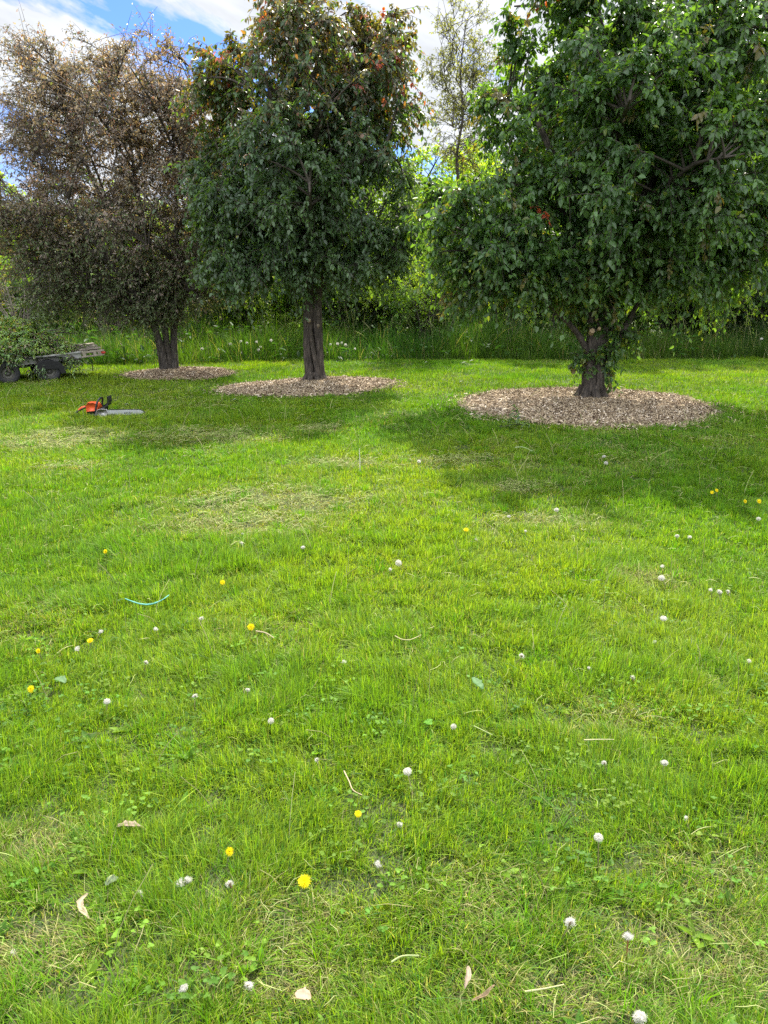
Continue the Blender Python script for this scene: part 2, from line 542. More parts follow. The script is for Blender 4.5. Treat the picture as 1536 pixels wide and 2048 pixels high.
def lawn_grass():
    g = Geo()
    for (n, y0, y1, segs) in ((760000, .9, 5.0, 3), (560000, 5.0, 10.5, 2), (400000, 10.5, 16.8, 1)):
        x, y = scatter(n, y0, y1, lambda D: np.maximum(D, 2.6) ** -1.15)
        p = np.stack([x, y], 1)
        dry = dryness(x, y)
        clump = fbm(p * 2.4, 5, 3)
        fine = fbm(p * 11.0, 6, 2)
        keep = (y < edge_y(x) + .25) & (rng.rand(n) < np.clip(.74 + 2.0 * (fine - .42) - .25 * dry, .40, 1))
        for b in BEDS:
            bd_ = bed_d(x, y, b)
            keep &= (bd_ > 1.0) | ((bd_ > .92) & (rng.rand(n) < .22))
        x, y, p, dry, clump, fine = x[keep], y[keep], p[keep], dry[keep], clump[keep], fine[keep]
        n = len(x)
        broad = fbm(p * .45, 15, 3)
        near = np.clip((y - 1) / 3.0, 0, 1)
        H = (.027 + .088 * np.clip(clump * .75 + fine * .65 - .33, .04, 1) ** 1.2) * rng.uniform(.55, 1.35, n) * (1 - .35 * dry)
        tall = rng.rand(n) < .012
        H[tall] *= 1.7
        wd = .0026 * (np.maximum(y, 2.0) / 2.0) ** .66 * rng.uniform(.6, 1.5, n)
        az0 = fbm(p * 1.3, 21, 2) * 4 * np.pi
        az = az0 + rng.normal(0, 1.3, n)
        lean = np.abs(rng.normal(.28, .35, n)) + .25 * dry
        z = gh(x, y)
        c = np.empty((n, 3))
        lush = np.array([.096, .226, .012]); yel = np.array([.232, .318, .018]); blu = np.array([.058, .165, .028]); dead = np.array([.36, .33, .13])
        k = np.clip(broad * 2.2 - .50 + rng.normal(0, .25, n) - .25 * np.clip(1.5 - .35 * y, 0, 1), 0, 1)[:, None]
        c[:] = lush * (1 - k) + yel * k
        m = (rng.rand(n) < .14); c[m] = blu
        k2 = np.clip(clump * 2 - 1, 0, .5)[:, None]
        c = c * (1 - k2) + lush * k2
        dp = np.clip(.022 + .48 * dry, 0, .7)
        m = rng.rand(n) < dp
        c[m] = dead * rng.uniform(.6, 1.2, (m.sum(), 1))
        c *= (.52 + 1.0 * rng.rand(n, 1) ** 1.3)
        tip = np.clip(c * 1.15 + .006, 0, .5)
        blades(g, np.stack([x, y, z - .003], 1), H, wd, az, lean, c * .92, segs, tipcol=tip)
    # a flush of longer fresh grass clumps across the lawn
    n = 1100
    x, y = scatter(n, 1.2, 11, lambda D: D ** -.9)
    per = 46
    xx = np.repeat(x, per); yy = np.repeat(y, per)
    rr = np.repeat(rng.uniform(.02, .06, n), per) * np.sqrt(rng.rand(n * per)); aa = rng.rand(n * per) * 6.283
    ok = np.ones(n * per, bool)
    xx = xx + rr * np.cos(aa); yy = yy + rr * np.sin(aa)
    for b in BEDS:
        ok &= bed_d(xx, yy, b) > 1.02
    xx, yy, aa, rr = xx[ok], yy[ok], aa[ok], rr[ok]
    base = np.repeat(rng.uniform(.05, .085, n), per)[ok]
    cl = np.repeat(np.array([.085, .22, .008]) * rng.uniform(.7, 1.25, (n, 1)) + np.array([.05, .03, 0]) * rng.rand(n, 1), per, 0)[ok]
    m = len(xx)
    wd = .0030 * (np.maximum(yy, 2.0) / 2.0) ** .6 * rng.uniform(.6, 1.4, m)
    blades(g, np.stack([xx, yy, gh(xx, yy) - .003], 1), base * rng.uniform(.6, 1.3, m), wd, aa + rng.normal(0, .5, m), np.abs(rng.normal(.45, .3, m)), cl, 3, tipcol=cl * 1.2)
    return tag(g.obj('lawn_grass', M['grass']), 'short green grass of the mown lawn, patchy and yellowed in places', 'grass', kind='stuff')


lawn_grass()


def straw():
    g = Geo()
    n = 130000
    x, y = scatter(n, 1.0, 12.5, lambda D: np.maximum(D, 2.5) ** -.7)
    dry = dryness(x, y)
    mot = fbm(np.stack([x, y], 1) * 7, 61, 2)
    keep = rng.rand(n) < np.clip(1.35 * (dry - .18) * (mot * 1.8 - .3), .03, 1) * np.clip(y / 5.5, .28, 1)
    for b in BEDS:
        keep &= bed_d(x, y, b) > 1.0
    x, y = x[keep], y[keep]
    n = len(x)
    L = rng.uniform(.025, .085, n); az = rng.rand(n) * 6.283
    el = np.abs(rng.normal(0, .16, n))
    d = np.stack([np.cos(az) * np.cos(el), np.sin(az) * np.cos(el), np.sin(el)], 1)
    P0 = np.stack([x, y, gh(x, y) + rng.uniform(.012, .042, n)], 1)
    bend = np.stack([-np.sin(az), np.cos(az), np.zeros(n)], 1) * (rng.normal(0, .18, n) * L)[:, None]
    up = np.array([0, 0, .008])
    path = np.stack([P0, P0 + d * L[:, None] * .33 + bend + up, P0 + d * L[:, None] * .67 + bend * rng.uniform(-.6, 1.3, (n, 1)) + up * .8, P0 + d * L[:, None]], 1)
    w = .00085 * (np.maximum(y, 2.2) / 2.2) ** .75 * rng.uniform(.6, 1.4, n)
    v, q = tubes(path, np.stack([w, w, w, w * .5], 1), 3)
    c = np.array([.46, .44, .20]) * rng.uniform(.5, 1.15, (n, 1)) + np.array([-.10, .02, -.08]) * rng.rand(n, 1)
    g.add(v, q, np.repeat(c, 12, 0))
    return tag(g.obj('dry_grass', M['straw']), 'pale dry grass clippings strewn in patches over the lawn', 'grass clippings', kind='stuff')


straw()


def weeds():
    """clover, plantain and dandelion leaves low in the turf"""
    g = Geo()
    n = 1500
    x, y = scatter(n, 1.0, 10, lambda D: np.maximum(D, 2.5) ** -1.1)
    lf = fbm(np.stack([x, y], 1) * .8, 31, 2) + .22 * (x < -.2) * (y < 3.6)
    keep = rng.rand(n) < np.clip((lf - .47) * 4, .03, 1)
    for b in BEDS:
        keep &= bed_d(x, y, b) > 1.03
    x, y = x[keep], y[keep]
    n = len(x)
    kind = rng.rand(n)
    for i in range(n):
        z = float(gh(x[i], y[i]))
        col = np.array([.085, .205, .022]) * rng.uniform(.6, 1.25) + np.array([.09, .09, 0]) * rng.rand() ** 2
        if kind[i] < .42:      # clover patch: many small rounded trifoliate leaves
            k = rng.randint(5, 18)
            a = rng.rand(k * 3) * 6.283
            cx = np.repeat(x[i] + rng.normal(0, .05, k), 3); cy = np.repeat(y[i] + rng.normal(0, .035, k), 3)
            zz = np.repeat(z + rng.uniform(.02, .055, k), 3)
            a = np.repeat(rng.rand(k) * 6.28, 3) + np.tile([0, 2.09, 4.19], k)
            D = np.stack([np.cos(a), np.sin(a), rng.normal(.05, .15, k * 3)], 1)
            N = np.tile([0, 0, 1.], (k * 3, 1)) + rng.normal(0, .4, (k * 3, 3))
            L = rng.uniform(.007, .0135, k * 3)
            leaves(g, np.stack([cx, cy, zz], 1), D, N, L, L * 1.05, np.tile(col, (k * 3, 1)) * rng.uniform(.8, 1.2, (k * 3, 1)), fold=.1, curl=.02)
        else:                  # a rosette of longer toothed leaves
            k = rng.randint(4, 9)
            a = rng.rand() * 6 + np.arange(k) * 6.283 / k + rng.normal(0, .25, k)
            el = rng.uniform(.15, .9, k)
            D = np.stack([np.cos(a) * np.cos(el), np.sin(a) * np.cos(el), np.sin(el)], 1)
            N = np.stack([-np.cos(a) * np.sin(el), -np.sin(a) * np.sin(el), np.cos(el)], 1)
            L = rng.uniform(.028, .062, k)
            leaves(g, np.tile([x[i], y[i], z], (k, 1)), D, N, L, L * rng.uniform(.25, .5), np.tile(col, (k, 1)) * rng.uniform(.8, 1.25, (k, 1)), fold=.16, curl=.25)
    return tag(g.obj('lawn_weeds', M['weed']), 'broad leaved clover, plantain and dandelion leaves mixed in the turf', 'weeds', kind='stuff')


weeds()


def seed_stalks():
    """loose upright grass stalks and bleached stems standing above the turf"""
    g = Geo()
    n = 420
    x, y = scatter(n, 1.3, 12, lambda D: np.maximum(D, 2.5) ** -.6)
    az = rng.rand(n) * 6.28
    H = rng.uniform(.10, .24, n)
    lean = rng.uniform(.1, .9, n)
    z = gh(x, y)
    t = np.linspace(0, 1, 4)
    path = np.stack([np.stack([x + np.cos(az) * H * lean * k ** 1.6, y + np.sin(az) * H * lean * k ** 1.6, z + H * (k - .25 * lean * k * k)], 1) for k in t], 1)
    r = .0011 * (np.maximum(y, 2.5) / 2.5) ** .5
    v, q = tubes(path, np.repeat(r[:, None], 4, 1), 3)
    c = np.array([.30, .33, .12]) * rng.uniform(.6, 1.25, (n, 1)) + np.array([.1, .04, .05]) * rng.rand(n, 1)
    g.add(v, q, np.repeat(c, 12, 0))
    return tag(g.obj('grass_stalks', M['straw']), 'thin pale grass stalks standing singly above the mown turf', 'grass stalks', kind='stuff')


seed_stalks()


# tall uncut grass in front of the thicket
def tall_grass():
    g = Geo()
    n = 62000
    x = rng.uniform(-12.5, 13, n)
    d = rng.rand(n) ** 1.15 * 3.2
    y = edge_y(x) + .5 * (fbm(np.stack([x * 1.6, x * 0], 1), 9, 3) - .5) + d
    p = np.stack([x, y], 1)
    cl = fbm(p * 1.1, 71, 3)
    keep = rng.rand(n) < np.clip(.35 + cl, 0, 1)
    x, y, d, p, cl = x[keep], y[keep], d[keep], p[keep], cl[keep]
    n = len(x)
    H = (.26 + .80 * cl ** 1.2 + .45 * vnoise(p * .7, 91) ** 2 + .12 * (vnoise(p * 3, 95) - .5)) * rng.uniform(.55, 1.15, n) * np.clip(.42 + d * 1.3, .42, 1)
    wd = .008 * rng.uniform(.6, 1.6, n)
    az = rng.rand(n) * 6.283
    lean = np.abs(rng.normal(.16, .16, n))
    c = np.array([.036, .10, .014]) + np.array([.055, .07, .004]) * np.clip(fbm(p * .5, 73, 2) * 2 - .6 + rng.normal(0, .3, n), 0, 1)[:, None]
    c = c * rng.uniform(.7, 1.3, (n, 1)) * np.clip(1.05 - .05 * (x + 1), .62, 1.1)[:, None]  # darker towards the right: thicket shade put into the blade colour
    m = rng.rand(n) < .05
    c[m] = np.array([.33, .29, .16])
    blades(g, np.stack([x, y, np.zeros(n) - .01], 1), H, wd, az, lean, c, 3, tipcol=c * 1.25, droop=np.abs(rng.normal(.22, .2, n)))
    # dock and nettle-like broad leaves, pale bent stems with seed spikes
    k = 420
    x = rng.uniform(-12, 13, k); y = edge_y(x) + rng.rand(k) ** 1.6 * 2.2 - .1
    hh = rng.uniform(.1, .75, k) * np.clip(.4 + (y - edge_y(x)), .3, 1)
    ok = vnoise(np.stack([x * .9, y * .9], 1), 97) > .45
    x, y, hh = x[ok], y[ok], hh[ok]
    k = len(x); j = 5
    P = np.repeat(np.stack([x, y, hh], 1), j, 0) + rng.normal(0, .05, (k * j, 3))
    P[:, 2] = np.abs(P[:, 2])
    D = nrm(rng.normal(size=(k * j, 3)) * [1, 1, .3] + [0, 0, .25])
    L = rng.uniform(.06, .17, k * j)
    leaves(g, P, D, np.tile([0, 0, 1.], (k * j, 1)) + rng.normal(0, .3, (k * j, 3)), L, L * rng.uniform(.3, .55, k * j), np.array([.04, .10, .022]) * rng.uniform(.6, 1.4, (k * j, 1)), fold=.1, curl=.25)
    k = 420
    x = rng.uniform(-12, 13, k); y = edge_y(x) + rng.uniform(.15, 2.6, k)
    az = rng.rand(k) * 6.28; H = rng.uniform(.6, 1.2, k); ln = np.abs(rng.normal(.2, .25, k))
    t = np.linspace(0, 1, 6)
    path = np.stack([np.stack([x + np.cos(az) * H * ln * q ** 2, y + np.sin(az) * H * ln * q ** 2, H * (q - .35 * ln * q * q)], 1) for q in t], 1)
    rr = np.tile([.003, .003, .0025, .002, .007, .001], (k, 1))
    v, q = tubes(path, rr, 3)
    g.add(v, q, np.repeat(np.array([.22, .24, .10]) * rng.uniform(.6, 1.5, (k, 1)), 18, 0))
    return tag(g.obj('tall_grass', M['grass']), 'tall uncut dark green grass along the far edge of the lawn', 'tall grass', kind='stuff')


tall_grass()


# ------------------------------------------------------------------ wood-chip beds
def mulch(b, seed, label, n):
    cx, cy, rx, ry, a = b
    g = Geo()
    rg = np.random.RandomState(seed)
    # low mound
    rr = np.linspace(0, 1, 10); th = np.linspace(0, 2 * np.pi, 49)[:-1]
    RR, TH = np.meshgrid(rr, th, indexing='ij')
    ux = RR * np.cos(TH) * rx; uy = RR * np.sin(TH) * ry
    lx = ux * math.cos(a) - uy * math.sin(a); ly = ux * math.sin(a) + uy * math.cos(a)
    wob = 1 + .05 * (vnoise(np.stack([np.cos(TH).ravel() * 3, np.sin(TH).ravel() * 3], 1), seed).reshape(RR.shape) - .5) * 2
    lx, ly = lx * wob, ly * wob
    hz = .006 + .055 * (1 - RR ** 2.2) + gh(cx + lx, cy + ly)
    hz[-1] -= .03
    i = np.arange(RR.size).reshape(RR.shape)
    q = np.stack([i[:-1], np.roll(i[:-1], -1, 1), np.roll(i[1:], -1, 1), i[1:]], -1).reshape(-1, 4)
    g.add(np.stack([lx, ly, hz], -1).reshape(-1, 3), q, (.12, .075, .05))
    r = np.sqrt(rg.rand(n)) * 1.03
    m = rg.rand(n) < .035
    r[m] = rg.uniform(1.0, 1.16, m.sum())
    t = rg.rand(n) * 2 * np.pi
    ux = r * np.cos(t) * rx; uy = r * np.sin(t) * ry
    px = ux * math.cos(a) - uy * math.sin(a); py = ux * math.sin(a) + uy * math.cos(a)
    pz = .012 + .055 * (1 - np.clip(r, 0, 1) ** 2.2) + gh(cx + px, cy + py) + rg.uniform(0, .022, n)
    L = (.012 + .070 * rg.rand(n) ** 2) * .5; Wd = rg.uniform(.005, .017, n) * .5; H = rg.uniform(.002, .006, n) * .5
    az = rg.rand(n) * 6.28; el = rg.normal(0, .38, n); ro = rg.normal(0, .5, n)
    D = np.stack([np.cos(az) * np.cos(el), np.sin(az) * np.cos(el), np.sin(el)], 1)
    S = nrm(np.cross(D, np.array([0, 0, 1.])) + np.array([0, 0, 1.]) * ro[:, None]); S = nrm(S - D * (S * D).sum(1)[:, None])
    N = np.cross(D, S)
    P = np.stack([px, py, pz], 1)
    vs = []
    for sx, sy, sz in ((-1, -1, -1), (1, -.6, -1), (1, .7, -1), (-1, 1, -1), (-1, -1, 1), (1, -.6, 1), (1, .7, 1), (-1, 1, 1)):
        vs.append(P + D * (L * sx)[:, None] + S * (Wd * sy)[:, None] + N * (H * sz)[:, None])
    v = np.stack(vs, 1).reshape(-1, 3)
    i = np.arange(n)[:, None] * 8
    q = np.concatenate([i + np.array([f]) for f in ((0, 3, 2, 1), (4, 5, 6, 7), (0, 1, 5, 4), (1, 2, 6, 5), (2, 3, 7, 6), (3, 0, 4, 7))])
    k = rg.rand(n, 1)
    c = np.array([.19, .13, .080]) * (1 - k) + np.array([.56, .45, .30]) * k
    c = c * rg.uniform(.5, 1.25, (n, 1))
    m = rg.rand(n) < .12
    c[m] = np.array([.10, .065, .045])
    m = rg.rand(n) < .10
    c[m] = np.array([.68, .58, .46])
    g.add(v, q, np.repeat(c, 8, 0))
    o = g.obj('mulch_bed', M['chip'], flat=True)
    o.location = (cx, cy, 0)
    return tag(o, label, 'mulch bed', 'wood chip beds round the tree trunks')


mulch(BEDS[0], 1, 'large round bed of tan wood chips under the broad green tree', 24000)
mulch(BEDS[1], 2, 'oval bed of wood chips round the trunk of the middle tree', 13000)
mulch(BEDS[2], 3, 'small far bed of brown wood chips under the sparse bronze tree', 4200)


# ------------------------------------------------------------------ trees
def crown_geo(g, rg, ells, nodes, n_clumps, per, slen, lps, LL, ratio, droop, colfn, upb=.25, spread=.9, shell=.45,
              leafdroop=.5, lmat=0, tmat=1, spiky=0.0, minz=None, branch_r=.016):
    """leafy shoots that radiate from branch tips set inside the ellipsoids ells (cx,cy,cz,rx,ry,rz,weight)"""
    E = np.array(ells, float)
    pr = E[:, 6] / E[:, 6].sum()
    e = E[rg.choice(len(E), n_clumps, p=pr)]
    u = nrm(rg.normal(size=(n_clumps, 3)))
    rad = rg.rand(n_clumps) ** shell
    cpt = e[:, :3] + u * rad[:, None] * e[:, 3:6]
    out = nrm(u * e[:, 3:6] / e[:, 3:6].max() + [0, 0, .05])
    if minz is not None:
        k = cpt[:, 2] > minz
        cpt, out = cpt[k], out[k]
    nodes = np.asarray(nodes, float)
    dd = np.linalg.norm(cpt[:, None] - nodes[None], axis=2) + 1.2 * np.clip(nodes[None, :, 2] - cpt[:, None, 2] + .2, 0, 9)
    s = nodes[dd.argmin(1)]
    mid = (s + cpt) / 2 + np.array([0, 0, .12]) * np.linalg.norm(cpt - s, axis=1)[:, None] + rg.normal(0, .05, cpt.shape)
    t = np.linspace(0, 1, 6)[None, :, None]
    br = (1 - t) ** 2 * s[:, None] + 2 * t * (1 - t) * mid[:, None] + t ** 2 * cpt[:, None]
    rr = branch_r * np.linspace(1, .28, 6)[None] * rg.uniform(.6, 1.3, (len(cpt), 1))
    v, q = tubes(br, rr, 4)
    g.add(v, q, (.06, .05, .04), tmat)
    # shoots
    N = len(cpt) * per
    ci = np.repeat(np.arange(len(cpt)), per)
    tt = rg.uniform(.35, 1.0, N) ** .8
    k = tt[:, None]
    P0 = (1 - k) ** 2 * s[ci] + 2 * k * (1 - k) * mid[ci] + k ** 2 * cpt[ci]
    bd = nrm(cpt - mid)[ci]
    d = nrm(bd * .5 + out[ci] * .45 + rg.normal(0, spread, (N, 3)) + [0, 0, upb])
    L = slen * rg.uniform(.45, 1.25, N)
    if spiky:
        m = rg.rand(N) < spiky
        L[m] *= 1.8
    dr = droop * rg.uniform(.4, 1.4, N)
    f = lambda a: P0 + d * (L * a)[:, None] - np.array([0, 0, 1.]) * (dr * L * a * a)[:, None]
    pts = np.stack([f(np.full(N, a)) for a in (0, .35, .7, 1.0)], 1)
    v, q = tubes(pts, np.tile(np.array([.005, .004, .003, .0015]), (N, 1)), 3)
    g.add(v, q, (.07, .055, .04), tmat)
    # leaves
    M_ = N * lps
    si = np.repeat(np.arange(N), lps)
    a = rg.uniform(.12, 1.03, M_)
    Pl = P0[si] + d[si] * (L[si] * a)[:, None] - np.array([0, 0, 1.]) * (dr[si] * L[si] * a * a)[:, None]
    tg = nrm(d[si] - np.array([0, 0, 2.]) * (dr[si] * a)[:, None])
    side = nrm(np.cross(tg, rg.normal(size=(M_, 3))))
    D = nrm(tg * .55 + side * .8 + np.array([0, 0, -1.]) * (leafdroop * rg.uniform(.3, 1.5, M_))[:, None])
    Nn = nrm(np.array([0, 0, .8]) + out[ci][si] * .5 + rg.normal(0, .45, (M_, 3)))
    Ll = LL * (.4 + .9 * rg.rand(M_) ** .8)
    col = colfn(Pl, rg, ci[si], si)
    leaves(g, Pl + D * .012, D, Nn, Ll, Ll * ratio * rg.uniform(.8, 1.2, M_), col, lmat, fold=.16, curl=.16)
    return cpt


def noisecol(base, alt, seed, rough=.22):
    base, alt = np.array(base), np.array(alt)

    def f(P, rg, ci, si):
        k = np.clip(fbm(P * 1.4, seed, 2) * 2 - .5 + rg.normal(0, .2, len(P)), 0, 1)[:, None]
        c = base * (1 - k) + alt * k
        return c * (1 + rough * rg.normal(size=(len(P), 1))).clip(.5, 1.7)
    return f


# ---- broad green tree on the right
def green_tree():
    bx, by = 2.83, 10.5
    root = tag(empty('crabapple_tree', (bx, by, 0)), 'broad dark green tree with large leaves in the biggest round wood chip bed', 'tree')
    rg = np.random.RandomState(101)
    g = Geo()
    nodes = []
    mats = [M['bark']]
    main = limb(g, [(0, 0, -.08), (-.01, 0, .12), (-.03, 0, .5), (.0, 0, .95), (.06, .02, 1.4), (.02, .1, 2.1), (-.05, .05, 3.0), (.1, 0, 4.0), (.1, 0, 4.9)],
                [.175, .115, .10, .10, .10, .09, .07, .045, .018], 26, 9, .32, 3, lobes=.12)
    nodes += list(main[20:])
    limb(g, [(.06, -.05, -.05), (.07, -.05, .35), (.08, -.03, .75), (.08, 0, 1.2), (.2, -.05, 1.9), (.5, -.2, 2.8), (.8, -.3, 3.5)], [.10, .07, .062, .09, .08, .055, .03], 16, 8, .22, 4, lobes=.08)
    limb(g, [(-.07, -.07, -.05), (-.07, -.08, .3), (-.075, -.07, .7), (-.07, -.04, 1.1), (-.25, -.1, 1.8), (-.6, -.3, 2.7), (-1.0, -.4, 3.4)], [.09, .065, .06, .065, .075, .05, .028], 16, 8, .22, 5, lobes=.08)
    # root flares
    for k in range(7):
        a = k * .9 + .3
        limb(g, [(math.cos(a) * .12, math.sin(a) * .12, .22), (math.cos(a) * .20, math.sin(a) * .20, .05), (math.cos(a) * .30, math.sin(a) * .30, -.04)], [.06, .055, .03], 8, 4, .2, 30 + k)
    tr = g.obj('trunk', mats, root)
    # knots where branches were cut
    cutw = plain('cut_wood', (.46, .33, .20), .8, noise=.3, scale=60)
    g = Geo()
    for (px_, pz_, r_) in ((-.09, .93, .036), (.0, .96, .024), (-.04, 1.08, .02)):
        g = Geo()
        limb(g, [(px_, -.08, pz_), (px_ - .01, -.14, pz_ + .02), (px_ - .01, -.165, pz_ + .03)], [r_ * 1.2, r_, r_ * .9], 10, 3, .15, 8)
        g.obj('cut_knot', [cutw], root)
    # low limbs on both sides
    for pts, rad, sd_ in (([(-.10, -.04, .66), (-.28, -.1, .92), (-.52, -.14, 1.15), (-.85, -.18, 1.42), (-1.3, -.2, 1.8), (-1.9, -.2, 2.3)], [.045, .036, .03, .026, .02, .01], 6),
                          ([(.10, 0, .45), (.24, -.04, .72), (.36, -.03, 1.0), (.55, 0, 1.35), (.9, .1, 1.8), (1.6, .1, 2.4)], [.06, .048, .038, .03, .022, .01], 7)):
        g = Geo()
        P = limb(g, pts, rad, 10, 6, .2, sd_)
        nodes += list(P[10:])
        g.obj('limb', mats, root)
    g = Geo()
    for k in range(15):
        a = k * 2.399 + .3
        h0 = 1.25 + k * .2
        ln = rg.uniform(1.3, 2.3) * (1 - .3 * (k / 15))
        h1 = h0 + rg.uniform(.5, 1.3)
        P = limb(g, [(0, 0, h0), (math.cos(a) * ln * .35, math.sin(a) * ln * .35, h0 + (h1 - h0) * .5), (math.cos(a) * ln * .7, math.sin(a) * ln * .7, h1 * .98), (math.cos(a) * ln, math.sin(a) * ln, h1)],
                 [.055, .042, .028, .01], 7, 4, .15, 50 + k, mat=1)
        nodes += list(P[4:])
    # crown
    seedc = np.random.RandomState(5).rand(5000)

    def col(P, rg, ci, si):
        base = np.array([.058, .125, .038]); lt = np.array([.098, .185, .050]); ylw = np.array([.16, .21, .03]); brz = np.array([.16, .10, .045])
        k = seedc[ci % 5000][:, None]
        c = base * (1 - k) + lt * k
        c = c * (1 + .2 * rg.normal(size=(len(P), 1))).clip(.55, 1.6)
        yk = rg.rand(len(P)) < .03 + .10 * (P[:, 2] < 1.7) + .06 * (P[:, 0] < -1.6)
        c[yk] = ylw * rg.uniform(.6, 1.2, (yk.sum(), 1))
        tipb = (seedc[(si * 7) % 5000] < .03 + .10 * ((P[:, 0] < -1.3) & (P[:, 2] > 2.6)))
        c[tipb] = c[tipb] * .35 + brz * .7
        red = seedc[(si * 13) % 5000] < .0016
        c[red] = np.array([.42, .09, .05])
        return c

    ells = [(.35, 0, 4.3, 1.75, 1.9, 1.3, 3.2), (-.45, -.2, 3.5, 1.15, 1.5, 1.1, 2.1), (1.2, 0, 3.4, 1.7, 1.7, 1.3, 2.6), (.2, -1.1, 3.1, 1.55, 1.0, 1.1, 2.4),
            (-1.35, -.3, 2.3, 1.15, 1.2, .75, 2.2), (.2, -.9, 2.3, 1.6, 1.0, .75, 2.2), (1.5, -.2, 2.3, 1.4, 1.3, .8, 2.2), (-.1, -.2, 1.75, .9, .9, .45, 1.2),
            (-1.2, -.3, 1.75, .95, .9, .4, .9), (1.0, -.3, 1.8, 1.0, .9, .4, 1.0), (.2, 1.0, 3.0, 1.5, .9, 1.3, 1.2), (2.2, .1, 3.0, .9, 1.1, 1.4, 1.1), (-.45, -.3, 4.5, .95, 1.0, .8, 1.0), (1.3, -.6, 4.3, 1.3, 1.0, .9, 1.4)]
    ells += [(.75, -.2, 4.3, 1.0, 1.2, 1.0, 1.4)]
    crown_geo(g, rg, ells, nodes, 520, 17, .37, 16, .074, .60, .55, col, upb=.25, spread=.62, shell=.45, leafdroop=.75, minz=1.48)
    crown_geo(g, rg, [(-1.5, -.3, 1.85, .85, .8, .5, 1), (1.7, -.1, 1.8, .8, .8, .35, .5)], nodes, 42, 17, .38, 15, .074, .6, .7, col, upb=.1, spread=.62, shell=.45, leafdroop=.8, minz=1.3)
    # leafy water shoots low round the trunk
    low = [(.0, -.05, 1.4, .55, .4, .28, 1.2), (.28, -.1, 1.0, .28, .2, .35, .8), (.2, -.12, .55, .16, .12, .25, .3), (-.17, -.08, .55, .08, .08, .25, .2), (-.3, -.05, 1.15, .2, .2, .2, .35)]
    crown_geo(g, rg, low, [(0, 0, 1.2), (.12, -.05, .5), (.1, 0, .9), (-.1, 0, .4)], 46, 8, .2, 10, .07, .6, .5, col, upb=.3, spread=.8, leafdroop=.7, branch_r=.007)
    g.obj('crown', [M['leaf'], M['twig']], root)


green_tree()


